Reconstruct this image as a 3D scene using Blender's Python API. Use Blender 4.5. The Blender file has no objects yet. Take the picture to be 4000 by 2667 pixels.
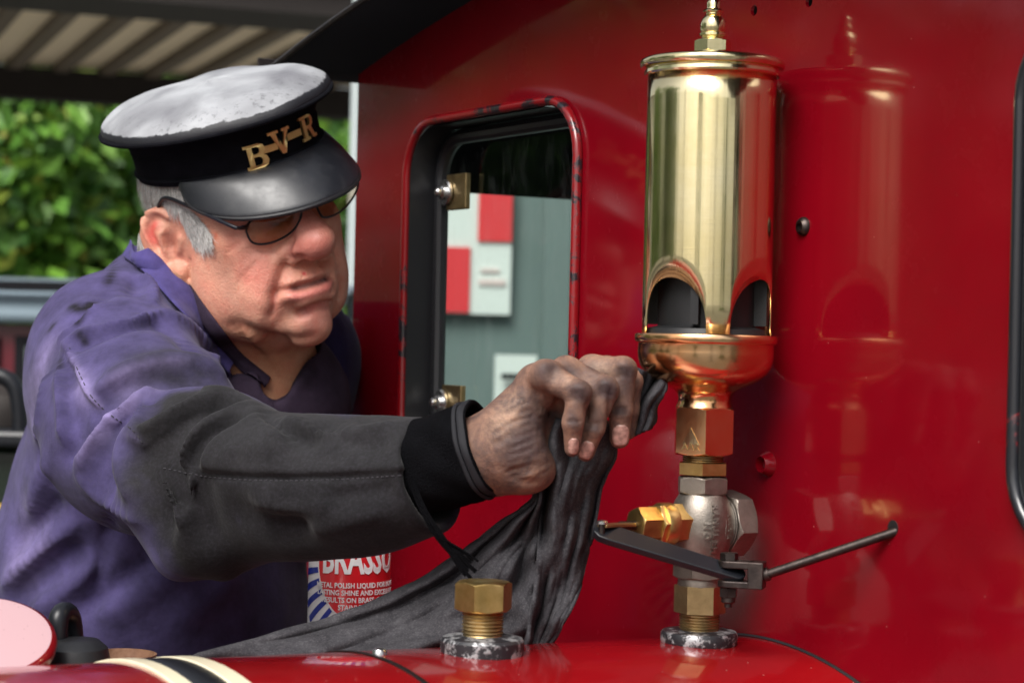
import bpy, bmesh, math, random
import numpy as np
from mathutils import Vector, Matrix
random.seed(7); rng = np.random.default_rng(7)
scene = bpy.context.scene
COL = scene.collection
# ------------------------------------------------------------------ camera, sky, sun, exposure
FPX = 8000.0; ROLL = math.radians(1.34); CZ = 1.55
cam_d = bpy.data.cameras.new('camera'); cam = bpy.data.objects.new('camera', cam_d); COL.objects.link(cam)
cam_d.lens = 72; cam_d.sensor_width = 36; cam_d.clip_start = 0.05; cam_d.clip_end = 900
cr, sr = math.cos(ROLL), math.sin(ROLL)
cam.matrix_world = Matrix(((cr, -sr, 0, 0), (0, 0, -1, 0), (sr, cr, 0, CZ), (0, 0, 0, 1)))
cam_d.dof.use_dof = True; cam_d.dof.focus_distance = 1.65; cam_d.dof.aperture_fstop = 8.5
scene.camera = cam
SUN_EL, SUN_AZ = math.radians(48), math.radians(204)      # azimuth clockwise from +Y: behind and left of the camera
world = bpy.data.worlds.new('World'); scene.world = world; world.use_nodes = True
nt = world.node_tree; bg = nt.nodes['Background']
sky = nt.nodes.new('ShaderNodeTexSky'); sky.sky_type = 'NISHITA'; sky.sun_disc = False
sky.sun_elevation = SUN_EL; sky.sun_rotation = SUN_AZ; sky.dust_density = 4.0; sky.air_density = 1.0
hs = nt.nodes.new('ShaderNodeHueSaturation'); hs.inputs['Saturation'].default_value = 0.28
nt.links.new(sky.outputs[0], hs.inputs['Color']); nt.links.new(hs.outputs[0], bg.inputs[0])
bg.inputs[1].default_value = 0.06
sun_d = bpy.data.lights.new('sun', 'SUN'); sun_d.energy = 1.5; sun_d.angle = math.radians(35); sun_d.color = (1, .965, .92)
sun = bpy.data.objects.new('sun', sun_d); COL.objects.link(sun)
sd = Vector((math.sin(SUN_AZ) * math.cos(SUN_EL), math.cos(SUN_AZ) * math.cos(SUN_EL), math.sin(SUN_EL)))
sun.rotation_euler = sd.to_track_quat('Z', 'Y').to_euler(); sun.location = sd * 20
scene.view_settings.view_transform = 'Standard'; scene.view_settings.look = 'None'
scene.view_settings.exposure = 1.5; scene.view_settings.gamma = 1.0

# ------------------------------------------------------------------ pixel <-> place
def ray(px, py):
    u = px - 2000.0; v = 1333.5 - py
    return np.array([u * cr - v * sr, FPX, u * sr + v * cr]) / FPX
CAM = np.array([0, 0, CZ])
def pt(px, py, Y): return CAM + ray(px, py) * Y
W0 = pt(2730, 2500, 1.538)                                  # foot of the whistle on the boiler crown
TV = np.array([-.5065, .862, 0]); TV /= np.linalg.norm(TV)  # along the cab front, away to the left
NV = np.array([-TV[1] * -1, -TV[0], 0])                     # into the cab (right and away)
NO = -NV                                                    # out of the cab front, along the boiler
P0 = np.array([W0[0], W0[1], 0]) + .0632 * NV
def pl(s, z, d=0.0): return P0 + TV * s + NO * d + np.array([0, 0, CZ + z])   # cab-front coordinates
def on_plate(px, py, d=0.0):
    r = ray(px, py); o = P0 + NO * d
    k = (o @ NV) / (r @ NV); return CAM + r * k
CROWN = -.2232; BR = .3675; BZC = CROWN - BR

# ------------------------------------------------------------------ materials
MATS = {}
def nd(m, t, **kw):
    n = m.node_tree.nodes.new(t)
    for k, v in kw.items():
        if hasattr(n, k): setattr(n, k, v)
        else: n.inputs[k.replace('_', ' ')].default_value = v
    return n
def mat(name, col=(.5, .5, .5), rough=.5, metal=0.0, **kw):
    m = bpy.data.materials.new(name); m.use_nodes = True; b = m.node_tree.nodes['Principled BSDF']
    b.inputs['Base Color'].default_value = (*col, 1); b.inputs['Roughness'].default_value = rough; b.inputs['Metallic'].default_value = metal
    for k, v in kw.items(): b.inputs[k.replace('_', ' ')].default_value = v
    MATS[name] = m; return m
def B(m): return m.node_tree.nodes['Principled BSDF']
def lk(m, a, b): m.node_tree.links.new(a, b)
def coords(m, scale=(1, 1, 1)):
    tc = nd(m, 'ShaderNodeTexCoord'); mp = nd(m, 'ShaderNodeMapping'); mp.inputs['Scale'].default_value = scale
    lk(m, tc.outputs['Object'], mp.inputs[0]); return mp.outputs[0]
def noise(m, vec, scale, detail=4, rough=.55, dist=0.0):
    n = nd(m, 'ShaderNodeTexNoise'); n.inputs['Scale'].default_value = scale; n.inputs['Detail'].default_value = detail
    n.inputs['Roughness'].default_value = rough; n.inputs['Distortion'].default_value = dist
    lk(m, vec, n.inputs['Vector']); return n.outputs[0]
def ramp(m, fac, stops):
    r = nd(m, 'ShaderNodeValToRGB'); e = r.color_ramp.elements
    while len(e) < len(stops): e.new(.5)
    for i, (p, c) in enumerate(stops):
        e[i].position = p; e[i].color = (*c, 1) if len(c) == 3 else c
    lk(m, fac, r.inputs[0]); return r.outputs[0]
def mixc(m, fac, a, b, blend='MIX'):
    n = nd(m, 'ShaderNodeMix'); n.data_type = 'RGBA'; n.blend_type = blend
    for sock, v in ((n.inputs[0], fac), (n.inputs[6], a), (n.inputs[7], b)):
        if hasattr(v, 'node'): lk(m, v, sock)
        else: sock.default_value = v if not isinstance(v, tuple) else ((*v, 1) if len(v) == 3 else v)
    return n.outputs[2]
def bump(m, h, strength=.3, dist=.001, normal=None):
    n = nd(m, 'ShaderNodeBump'); n.inputs['Strength'].default_value = strength; n.inputs['Distance'].default_value = dist
    lk(m, h, n.inputs['Height'])
    if normal: lk(m, normal, n.inputs['Normal'])
    lk(m, n.outputs[0], B(m).inputs['Normal']); return n.outputs[0]
def grey(m, fac, lo, hi, a=0.35, b=.65): return ramp(m, fac, [(a, (lo,) * 3), (b, (hi,) * 3)])

def thin(t, fr, mx):
    # a pane reflects on its outer face only; the inner face lets the light out
    ge = t.nodes.new('ShaderNodeNewGeometry'); su = t.nodes.new('ShaderNodeMath'); su.operation = 'SUBTRACT'; su.inputs[0].default_value = 1.0
    mu = t.nodes.new('ShaderNodeMath'); mu.operation = 'MULTIPLY'; t.links.new(ge.outputs['Backfacing'], su.inputs[1]); t.links.new(su.outputs[0], mu.inputs[0])
    t.links.new(fr.outputs[0], mu.inputs[1]); t.links.new(mu.outputs[0], mx.inputs[0])
def mk_materials():
    # red enamel on sheet steel: faint panel waviness, dust specks, scuffs
    m = mat('red_enamel', (.27, .003, .006), .3, 0, Coat_Weight=.75, Coat_Roughness=.05, Coat_IOR=1.5, Specular_IOR_Level=.06); v = coords(m)
    c = ramp(m, noise(m, v, 3, 5, .6, .4), [(.3, (.135, .001, .005)), (.7, (.195, .0015, .007))])
    sc = noise(m, coords(m, (1, 1, .18)), 60, 4, .7); c = mixc(m, ramp(m, sc, [(.62, (0, 0, 0)), (.8, (.35,) * 3)]), c, (.13, .001, .003))
    vo = nd(m, 'ShaderNodeTexVoronoi'); vo.inputs['Scale'].default_value = 42; lk(m, v, vo.inputs['Vector'])
    sp = ramp(m, vo.outputs['Distance'], [(.018, (.35,) * 3), (.03, (0, 0, 0))]); c = mixc(m, sp, c, (.5, .2, .18)); lk(m, c, B(m).inputs['Base Color'])
    lk(m, ramp(m, noise(m, v, 14, 6, .65), [(.35, (.16,) * 3), (.7, (.34,) * 3)]), B(m).inputs['Roughness'])
    lk(m, ramp(m, noise(m, v, 9, 6, .7), [(.35, (.05,) * 3), (.75, (.11,) * 3)]), B(m).inputs['Coat Roughness'])
    bump(m, noise(m, v, 5.5, 2, .4), .22, .004)
    m2 = nd(m, 'ShaderNodeBump'); m2.inputs['Strength'].default_value = .06; m2.inputs['Distance'].default_value = .003; lk(m, noise(m, v, 7, 1, .3), m2.inputs['Height']); lk(m, m2.outputs[0], B(m).inputs['Coat Normal'])
    m = mat('red_enamel_bright', (.38, .006, .01), .3, 0, Coat_Weight=1, Coat_Roughness=.05, Specular_IOR_Level=.1); v = coords(m)
    vo = nd(m, 'ShaderNodeTexVoronoi'); vo.inputs['Scale'].default_value = 70; lk(m, v, vo.inputs['Vector'])
    c = ramp(m, noise(m, v, 6, 5), [(.3, (.20, .002, .004)), (.7, (.27, .004, .006))])
    c = mixc(m, ramp(m, vo.outputs['Distance'], [(.03, (.6,) * 3), (.06, (0, 0, 0))]), c, (.6, .35, .3)); lk(m, c, B(m).inputs['Base Color'])
    lk(m, ramp(m, noise(m, v, 20, 6, .7), [(.35, (.04,) * 3), (.75, (.16,) * 3)]), B(m).inputs['Coat Roughness'])
    # frame: red worn through to black
    m = mat('chipped_frame', (.3, .01, .01), .28, 0, Coat_Weight=.6); v = coords(m)
    f = ramp(m, noise(m, v, 26, 9, .78, .6), [(.53, (0, 0, 0)), (.545, (1, 1, 1))]); lk(m, mixc(m, f, (.20, .003, .006), (.010, .010, .014)), B(m).inputs['Base Color']); bump(m, f, .35, .0006)
    m = mat('black_gloss', (.008, .009, .012), .34, 0, Specular_IOR_Level=.35); v = coords(m)
    f = ramp(m, noise(m, v, 90, 6, .75), [(.66, (0, 0, 0)), (.70, (1, 1, 1))]); lk(m, mixc(m, f, (.008, .009, .012), (.16, .12, .08)), B(m).inputs['Base Color'])
    m = mat('black_matt', (.008, .008, .010), .75, 0, Specular_IOR_Level=.12)
    m = mat('black_rubber', (.012, .012, .014), .4); bump(m, noise(m, coords(m), 60, 4), .2, .001)
    m = mat('worn_black', (.02, .02, .022), .45, 0); v = coords(m)
    f = ramp(m, noise(m, v, 75, 7, .72), [(.5, (0, 0, 0)), (.56, (1, 1, 1))]); lk(m, mixc(m, f, (.015, .015, .018), (.42, .42, .43)), B(m).inputs['Base Color'])
    lk(m, grey(m, f, 0, .6), B(m).inputs['Metallic']); bump(m, f, .4, .0008)
    def brassy(name, c1, c2, r1, r2, sc=40, bs=.15, aniso=0.0):
        m = mat(name, c1, r1, 1.0); v = coords(m)
        n = noise(m, v, sc, 6, .65, .3); lk(m, ramp(m, n, [(.32, c1), (.68, c2)]), B(m).inputs['Base Color'])
        lk(m, ramp(m, noise(m, v, sc * 1.7, 6, .7), [(.3, (r1,) * 3), (.75, (r2,) * 3)]), B(m).inputs['Roughness'])
        bump(m, noise(m, v, sc * 8, 4), bs, .0003); B(m).inputs['Anisotropic'].default_value = aniso; return m
    m = brassy('brass_polished', (.86, .72, .38), (.92, .80, .50), .11, .22, 18, .0)
    # turned finish: fine circumferential scratches
    h = noise(m, coords(m, (1, 1, 60)), 30, 3); b1 = bump(m, h, .06, .0004); bump(m, noise(m, coords(m, (1, 1, .012)), 95, 3, .6), .10, .0022, b1)
    brassy('brass_rosy', (.82, .40, .17), (.88, .58, .33), .13, .26, 22, .05)
    brassy('brass_aged', (.50, .33, .11), (.66, .46, .19), .28, .45, 60, .3)
    brassy('brass_dull', (.30, .21, .10), (.46, .34, .17), .32, .55, 70, .4)
    m = brassy('bronze_cast', (.20, .175, .15), (.34, .30, .26), .4, .58, 50, .3); v = coords(m)
    bump(m, noise(m, v, 900, 3, .6), .32, .0006)
    m = brassy('steel_dark', (.035, .030, .030), (.085, .068, .062), .38, .58, 80, .3)
    brassy('steel_bright', (.55, .55, .55), (.7, .7, .7), .2, .35, 80, .1)
    brassy('rust', (.11, .045, .02), (.23, .12, .07), .6, .85, 90, .5); B(MATS['rust']).inputs['Metallic'].default_value = .2
    mat('near_black', (.012, .012, .013), .5, .3); mat('grey_paint', (.42, .47, .47), .5)  # flat near-black; the whistle core uses it to darken the mouths
    mat('cream_paint', (.78, .70, .50), .35, 0, Coat_Weight=.4)
    # attribute coloured skin and cloth
    def attr(m):
        a = nd(m, 'ShaderNodeAttribute'); a.attribute_name = 'Col'; return a.outputs['Color']
    m = mat('skin', (.6, .35, .26), .45, 0, Subsurface_Weight=.12, Subsurface_Scale=.004, Specular_IOR_Level=.45); B(m).inputs['Subsurface Radius'].default_value = (1, .35, .2); v = coords(m)
    c = mixc(m, .55, attr(m), ramp(m, noise(m, v, 150, 8, .8), [(.3, (.40, .33, .31)), (.7, (.66, .60, .57))]), 'OVERLAY')
    blot = ramp(m, noise(m, v, 45, 5, .65), [(.42, (0, 0, 0)), (.70, (.7,) * 3)]); at_ = attr(m); c = mixc(m, blot, c, mixc(m, 1.0, at_, (.95, .62, .62), 'MULTIPLY'))
    cap_ = ramp(m, noise(m, v, 210, 5, .8, 1.5), [(.54, (0, 0, 0)), (.66, (.6,) * 3)]); c = mixc(m, cap_, c, mixc(m, 1.0, at_, (1.0, .58, .55), 'MULTIPLY')); lk(m, c, B(m).inputs['Base Color'])
    lk(m, ramp(m, noise(m, v, 260, 4), [(.3, (.36,) * 3), (.7, (.6,) * 3)]), B(m).inputs['Roughness'])
    b1 = bump(m, noise(m, v, 300, 6, .75), .5, .0011); vo = nd(m, 'ShaderNodeTexVoronoi'); vo.inputs['Scale'].default_value = 480; lk(m, v, vo.inputs['Vector']); bump(m, vo.outputs['Distance'], .3, .0009, b1)
    m = mat('hand_skin', (.5, .3, .2), .6, 0, Subsurface_Weight=.08, Subsurface_Scale=.003, Specular_IOR_Level=.3); B(m).inputs['Subsurface Radius'].default_value = (1, .35, .2); v = coords(m)
    g = ramp(m, noise(m, v, 38, 9, .74, .5), [(.34, (.05,) * 3), (.62, (.9,) * 3)]); c = mixc(m, g, attr(m), (.046, .030, .029))
    c = mixc(m, ramp(m, noise(m, v, 330, 5, .7), [(.4, (0, 0, 0)), (.75, (.5,) * 3)]), c, (.10, .06, .06)); lk(m, c, B(m).inputs['Base Color'])
    b1 = bump(m, noise(m, coords(m, (1, 1, 1.5)), 260, 4, .6, .5), .45, .0011); bump(m, noise(m, v, 900, 3), .25, .0005, b1)
    m = mat('nail', (.5, .27, .22), .35); lk(m, ramp(m, noise(m, coords(m), 300, 4), [(.35, (.26, .14, .115)), (.65, (.52, .29, .24))]), B(m).inputs['Base Color'])
    def cloth(name, base, rough=.9, twill=900, sheen=.06, wr=.35):
        m = mat(name, base if base else (.1, .1, .1), rough, 0, Sheen_Weight=sheen if base is None else 0.0, Specular_IOR_Level=.15 if base is None else (.04 if max(base) < .02 else .2)); v = coords(m)
        col = attr(m) if base is None else None
        n = noise(m, v, 38, 7, .7)
        if base is None: c = mixc(m, 1.0, col, ramp(m, n, [(.3, (.62,) * 3), (.7, (1.25,) * 3)]), 'MULTIPLY')
        else: c = ramp(m, n, [(.3, tuple(x * .6 for x in base)), (.7, tuple(x * 1.35 for x in base))])
        c = mixc(m, ramp(m, noise(m, v, 420, 4, .7), [(.45, (0, 0, 0)), (.8, (.14,) * 3)]), c, (.10, .09, .12) if base is None else tuple(x * 2.6 for x in base)); lk(m, c, B(m).inputs['Base Color'])
        w = nd(m, 'ShaderNodeTexWave'); w.inputs['Scale'].default_value = twill; w.bands_direction = 'DIAGONAL'; w.inputs['Distortion'].default_value = 1.5; lk(m, v, w.inputs['Vector'])
        b1 = bump(m, w.outputs[0], .05, .0004); bump(m, noise(m, v, 70, 5, .6), wr, .003, b1); return m
    cloth('jacket_cloth', None, .92, 330); cloth('shirt_cloth', (.028, .018, .034), .9, 300); cloth('trouser_cloth', (.02, .02, .03), .9)
    cloth('rag_cloth', (.036, .034, .038), .95, 420, .12, .5)
    m = MATS['rag_cloth']; B(m).inputs['Specular IOR Level'].default_value = .02; v = coords(m)
    c = ramp(m, noise(m, v, 55, 8, .8), [(.3, (.022, .021, .024)), (.55, (.046, .044, .049)), (.75, (.085, .082, .088))]); lk(m, mixc(m, ramp(m, noise(m, v, 700, 3, .7), [(.5, (0, 0, 0)), (.75, (.55,) * 3)]), c, (.13, .125, .13)), B(m).inputs['Base Color'])
    m = cloth('fleece', (.004, .004, .005), .97, 500, .04); bump(m, noise(m, coords(m), 620, 4, .7), .9, .003)
    m = cloth('cap_cloth', (.006, .006, .008), .9, 420, .05)
    m = mat('zip_tape', (.014, .014, .017), .7, 0, Specular_IOR_Level=.2)
    # cap crown: black cloth bleached and scuffed to pale grey
    m = mat('cap_crown', (.4, .4, .42), .55, 0, Specular_IOR_Level=.4); v = coords(m); at = attr(m)
    big = noise(m, v, 16, 4, .5, .5); fine = noise(m, v, 130, 6, .75)
    c = ramp(m, big, [(.25, (.13, .13, .145)), (.45, (.22, .225, .24)), (.72, (.36, .37, .39))])
    crk = ramp(m, fine, [(.54, (0, 0, 0)), (.68, (.8,) * 3)]); sx = nd(m, 'ShaderNodeSeparateColor'); lk(m, at, sx.inputs[0]); mm_ = nd(m, 'ShaderNodeMath', operation='MULTIPLY'); lk(m, crk, mm_.inputs[0]); lk(m, sx.outputs[1], mm_.inputs[1]); c = mixc(m, mm_.outputs[0], c, (.03, .03, .036))
    e = nd(m, 'ShaderNodeMath', operation='ADD'); lk(m, sx.outputs[0], e.inputs[0]); ms = nd(m, 'ShaderNodeMath', operation='MULTIPLY_ADD'); lk(m, fine, ms.inputs[0]); ms.inputs[1].default_value = .9; ms.inputs[2].default_value = -.45; lk(m, ms.outputs[0], e.inputs[1])
    ed = ramp(m, e.outputs[0], [(.42, (0, 0, 0)), (.56, (1, 1, 1))]); c = mixc(m, ed, c, (.012, .012, .016)); lk(m, c, B(m).inputs['Base Color'])
    b1 = bump(m, fine, .25, .002); bump(m, big, .2, .006, b1)
    m = mat('patent_leather', (.012, .013, .017), .4, 0, Coat_Weight=.15, Coat_Roughness=.2); v = coords(m)
    lk(m, ramp(m, noise(m, v, 55, 6, .7), [(.4, (.34,) * 3), (.7, (.5,) * 3)]), B(m).inputs['Roughness'])
    lk(m, ramp(m, noise(m, v, 40, 6, .7), [(.5, (.010, .011, .015)), (.8, (.030, .031, .034))]), B(m).inputs['Base Color'])
    brassy('gilt', (.82, .58, .22), (.92, .70, .32), .36, .5, 200, .15)
    mat('spectacle_metal', (.008, .009, .014), .28, .3)
    m = bpy.data.materials.new('tinted_lens'); m.use_nodes = True; t = m.node_tree; t.nodes.clear(); o = t.nodes.new('ShaderNodeOutputMaterial')
    tr = t.nodes.new('ShaderNodeBsdfTransparent'); tr.inputs[0].default_value = (.90, .82, .74, 1); gl = t.nodes.new('ShaderNodeBsdfGlossy'); gl.inputs['Roughness'].default_value = .03
    fr = t.nodes.new('ShaderNodeFresnel'); fr.inputs[0].default_value = 1.5; mx = t.nodes.new('ShaderNodeMixShader')
    thin(t, fr, mx); t.links.new(tr.outputs[0], mx.inputs[1]); t.links.new(gl.outputs[0], mx.inputs[2]); t.links.new(mx.outputs[0], o.inputs[0]); MATS['tinted_lens'] = m
    m = bpy.data.materials.new('window_glass'); m.use_nodes = True; t = m.node_tree; t.nodes.clear(); o = t.nodes.new('ShaderNodeOutputMaterial')
    tr = t.nodes.new('ShaderNodeBsdfTransparent'); tr.inputs[0].default_value = (.78, .84, .82, 1); gl = t.nodes.new('ShaderNodeBsdfGlossy'); gl.inputs['Roughness'].default_value = .04
    fr = t.nodes.new('ShaderNodeFresnel'); fr.inputs[0].default_value = 1.45; mx = t.nodes.new('ShaderNodeMixShader')
    thin(t, fr, mx); t.links.new(tr.outputs[0], mx.inputs[1]); t.links.new(gl.outputs[0], mx.inputs[2]); df = t.nodes.new('ShaderNodeBsdfDiffuse'); df.inputs[0].default_value = (.6, .62, .62, 1); m3 = t.nodes.new('ShaderNodeMixShader'); lk(m, ramp(m, noise(m, coords(m, (1, 1, .3)), 60, 7, .75), [(.5, (.0,) * 3), (.85, (.05,) * 3)]), m3.inputs[0]); t.links.new(mx.outputs[0], m3.inputs[1]); t.links.new(df.outputs[0], m3.inputs[2]); t.links.new(m3.outputs[0], o.inputs[0]); MATS['window_glass'] = m
    m = mat('hair_grey', (.50, .48, .46), .5); g = nd(m, 'ShaderNodeNewGeometry'); lk(m, ramp(m, g.outputs['Random Per Island'], [(0, (.16, .15, .14)), (.35, (.42, .40, .38)), (1, (.78, .76, .73))]), B(m).inputs['Base Color'])
    # paler bits
    mat('label_white', (.78, .78, .80), .4); mat('label_red', (.62, .012, .02), .3, 0, Coat_Weight=.4); mat('label_blue', (.012, .03, .32), .35); mat('cap_beige', (.62, .54, .33), .5)
    mat('sign_white', (.72, .75, .72), .5); mat('sign_red', (.72, .035, .045), .5); mat('sign_pink', (.74, .58, .56), .5)
    m = mat('wall_green_grey', (.15, .20, .19), .7); lk(m, ramp(m, noise(m, coords(m), 1.2, 3), [(.3, (.12, .16, .155)), (.7, (.18, .23, .22))]), B(m).inputs['Base Color'])
    m = mat('roof_sheet', (.82, .68, .48), .6); m = mat('dark_timber', (.013, .008, .006), .7); mat('rib_brown', (.13, .10, .07), .7)  # roof ribs in plain dark brown
    m = mat('lid_sky_sheen', (.5, .3, .32), .3, 0, Coat_Weight=.5); v = coords(m)  # pale pink paints the sky's reflection into the red lid top
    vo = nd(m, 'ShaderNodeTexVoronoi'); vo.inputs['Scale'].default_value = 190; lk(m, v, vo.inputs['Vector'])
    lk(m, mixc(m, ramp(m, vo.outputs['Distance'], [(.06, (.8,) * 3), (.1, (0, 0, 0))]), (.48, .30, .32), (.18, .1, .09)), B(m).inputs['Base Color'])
    mat('carriage_roof', (.20, .26, .30), .35); mat('carriage_red', (.10, .004, .012), .3, 0, Coat_Weight=.5); mat('tender_green', (.006, .014, .008), .3); mat('lining_yellow', (.55, .36, .03), .5)
    mat('pale_glass', (.35, .42, .40), .1)
    m = mat('gravel_ground', (.12, .115, .105), .95); lk(m, ramp(m, noise(m, coords(m), 9, 8, .7), [(.3, (.07, .067, .06)), (.7, (.17, .165, .15))]), B(m).inputs['Base Color'])
    m = mat('leaf', (.07, .15, .02), .5, 0, Subsurface_Weight=0.0); oi = nd(m, 'ShaderNodeObjectInfo'); g = nd(m, 'ShaderNodeNewGeometry')
    lk(m, ramp(m, g.outputs['Random Per Island'], [(0, (.025, .08, .010)), (.5, (.075, .19, .02)), (.8, (.14, .29, .03)), (.93, (.24, .34, .04)), (1, (.34, .30, .05))]), B(m).inputs['Base Color'])
    m = mat('concrete', (.5, .49, .46), .85); lk(m, ramp(m, noise(m, coords(m), 5, 6), [(.3, (.42, .41, .38)), (.7, (.56, .55, .52))]), B(m).inputs['Base Color'])
    mat('stitch', (.030, .028, .034), .9)
    mat('bark', (.06, .045, .03), .9); mat('eye_white', (.7, .66, .62), .2); mat('eye_iris', (.05, .05, .06), .1)
mk_materials()

# ------------------------------------------------------------------ mesh helpers
def new_obj(name, me, mats=None, parent=None, smooth=35):
    o = bpy.data.objects.new(name, me); COL.objects.link(o)
    if mats:
        for m in (mats if isinstance(mats, (list, tuple)) else [mats]): me.materials.append(MATS[m])
    if smooth is not None and len(me.polygons):
        me.shade_smooth()
        if smooth < 180: me.set_sharp_from_angle(angle=math.radians(smooth))
    if parent is not None: o.parent = parent; o.matrix_parent_inverse = parent.matrix_world.inverted()
    return o
def mesh(name, V, Fc, mats=None, parent=None, smooth=35, midx=None):
    me = bpy.data.meshes.new(name); me.from_pydata([tuple(map(float, v)) for v in V], [], [tuple(map(int, f)) for f in Fc]); me.update()
    if midx is not None: me.polygons.foreach_set('material_index', midx)
    return new_obj(name, me, mats, parent, smooth)
def mesh_fast(name, V, Q, mats=None, parent=None, smooth=180, col=None):
    me = bpy.data.meshes.new(name); nv, nf = len(V), len(Q); k = Q.shape[1]
    me.vertices.add(nv); me.vertices.foreach_set('co', np.ascontiguousarray(V, np.float32).ravel())
    me.loops.add(nf * k); me.loops.foreach_set('vertex_index', np.ascontiguousarray(Q, np.int32).ravel())
    me.polygons.add(nf); me.polygons.foreach_set('loop_start', np.arange(0, nf * k, k, dtype=np.int32)); me.polygons.foreach_set('loop_total', np.full(nf, k, np.int32))
    me.update(calc_edges=True)
    if col is not None:
        a = me.color_attributes.new('Col', 'FLOAT_COLOR', 'POINT'); c = np.ones((nv, 4), np.float32); c[:, :3] = col; a.data.foreach_set('color', c.ravel())
    return new_obj(name, me, mats, parent, smooth)
def root(name, loc, label, cat, group=None):
    o = bpy.data.objects.new(name, None); COL.objects.link(o); o.location = tuple(map(float, loc)); o.empty_display_size = .05
    o['label'] = label; o['category'] = cat
    if group: o['group'] = group
    bpy.context.view_layer.update(); return o
def frame(axis, up=(0, 0, 1)):
    z = np.array(axis, float); z /= np.linalg.norm(z); x = np.cross(up, z)
    if np.linalg.norm(x) < 1e-6: x = np.cross((0, 1, 0), z)
    x /= np.linalg.norm(x); return np.c_[x, np.cross(z, x), z]
def lathe(prof, seg=64, o=(0, 0, 0), R=np.eye(3), cap0=True, cap1=True, a0=0):
    V = []; Fc = []; th = a0 + np.linspace(0, 2 * math.pi, seg, endpoint=False)
    for r, z in prof:
        for t in th: V.append(np.array(o) + R @ np.array([r * math.cos(t), r * math.sin(t), z]))
    for i in range(len(prof) - 1):
        for j in range(seg):
            k = (j + 1) % seg; Fc.append((i * seg + j, i * seg + k, (i + 1) * seg + k, (i + 1) * seg + j))
    if cap0: Fc.append(tuple(range(seg))[::-1])
    if cap1: Fc.append(tuple((len(prof) - 1) * seg + j for j in range(seg)))
    return V, Fc
def hexp(ap, z0, z1, ch=.0, o=(0, 0, 0), R=np.eye(3), rot=0.0, c0=True, c1=True, sub=12):
    """hexagonal prism with turned chamfers; ap = apothem"""
    seg = 6 * sub; th = np.linspace(0, 2 * math.pi, seg, endpoint=False); d = np.mod(th, math.pi / 3) - math.pi / 6
    rh = ap / np.cos(d); rc = ap / math.cos(math.pi / 6); H = z1 - z0; rows = []
    n = 5; dz = (rc - ap) * .58
    if c0:
        for i in range(n): f = i / n; rows.append((z0 + f * dz, ap * .985 + (rc - ap * .985) * f))
    rows.append((z0 + (dz if c0 else 0), rc)); rows.append((z1 - (dz if c1 else 0), rc))
    if c1:
        for i in range(1, n + 1): f = i / n; rows.append((z1 - dz + f * dz, rc - (rc - ap * .985) * f))
    V = []; Fc = []
    for z, lim in rows:
        for t, r in zip(th, rh):
            q = min(r, lim); V.append(np.array(o) + R @ np.array([q * math.cos(t + rot), q * math.sin(t + rot), z]))
    for i in range(len(rows) - 1):
        for j in range(seg):
            k = (j + 1) % seg; Fc.append((i * seg + j, i * seg + k, (i + 1) * seg + k, (i + 1) * seg + j))
    Fc.append(tuple(range(seg))[::-1]); Fc.append(tuple((len(rows) - 1) * seg + j for j in range(seg)))
    return V, Fc
def tube(P, r, seg=12, closed=False, caps=True):
    P = [np.array(p, float) for p in P]; n = len(P); rr = r if hasattr(r, '__len__') else [r] * n; V = []; Fc = []; up = None
    for i, p in enumerate(P):
        a = P[(i - 1) % n] if (closed or i > 0) else p; b = P[(i + 1) % n] if (closed or i < n - 1) else p
        t = b - a; t /= np.linalg.norm(t) + 1e-12
        if up is None: up = np.array([0, 0, 1.]) if abs(t[2]) < .9 else np.array([1., 0, 0])
        x = np.cross(up, t); x /= np.linalg.norm(x) + 1e-12; y = np.cross(t, x); up = y
        for j in range(seg):
            an = 2 * math.pi * j / seg; V.append(p + rr[i] * (math.cos(an) * x + math.sin(an) * y))
    m = n if closed else n - 1
    for i in range(m):
        for j in range(seg):
            k = (j + 1) % seg; i2 = (i + 1) % n; Fc.append((i * seg + j, i * seg + k, i2 * seg + k, i2 * seg + j))
    if caps and not closed: Fc.append(tuple(range(seg))[::-1]); Fc.append(tuple((n - 1) * seg + j for j in range(seg)))
    return V, Fc
def boxg(c, hx, hy, hz):
    """box: centre, three half-extent vectors"""
    c = np.array(c, float); V = [c + sx * np.array(hx) + sy * np.array(hy) + sz * np.array(hz) for sx in (-1, 1) for sy in (-1, 1) for sz in (-1, 1)]
    return V, [(0, 1, 3, 2), (4, 6, 7, 5), (0, 4, 5, 1), (2, 3, 7, 6), (0, 2, 6, 4), (1, 5, 7, 3)]
def join(*gs):
    V = []; Fc = []
    for v, f in gs: n = len(V); V += list(v); Fc += [tuple(i + n for i in q) for q in f]
    return V, Fc
def extr(poly, o, ux, uy, h):
    """extrude a 2-D outline (list of (x, y)) lying in the plane o, ux, uy by vector h"""
    o = np.array(o, float); ux = np.array(ux); uy = np.array(uy); h = np.array(h); n = len(poly)
    V = [o + ux * x + uy * y for x, y in poly] + [o + ux * x + uy * y + h for x, y in poly]
    return V, [tuple(range(n))[::-1], tuple(range(n, 2 * n))] + [(i, (i + 1) % n, n + (i + 1) % n, n + i) for i in range(n)]
def bevel(o, w, seg=2, ang=40):
    b = o.modifiers.new('bevel', 'BEVEL'); b.width = w; b.segments = seg; b.limit_method = 'ANGLE'; b.angle_limit = math.radians(ang); return o
def rrect(x0, x1, y0, y1, r, n=8):
    out = []
    for cx, cy, a in ((x1 - r, y1 - r, 0), (x0 + r, y1 - r, 90), (x0 + r, y0 + r, 180), (x1 - r, y0 + r, 270)):
        for i in range(n + 1): t = math.radians(a + 90 * i / n); out.append((cx + r * math.cos(t), cy + r * math.sin(t)))
    return out
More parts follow.
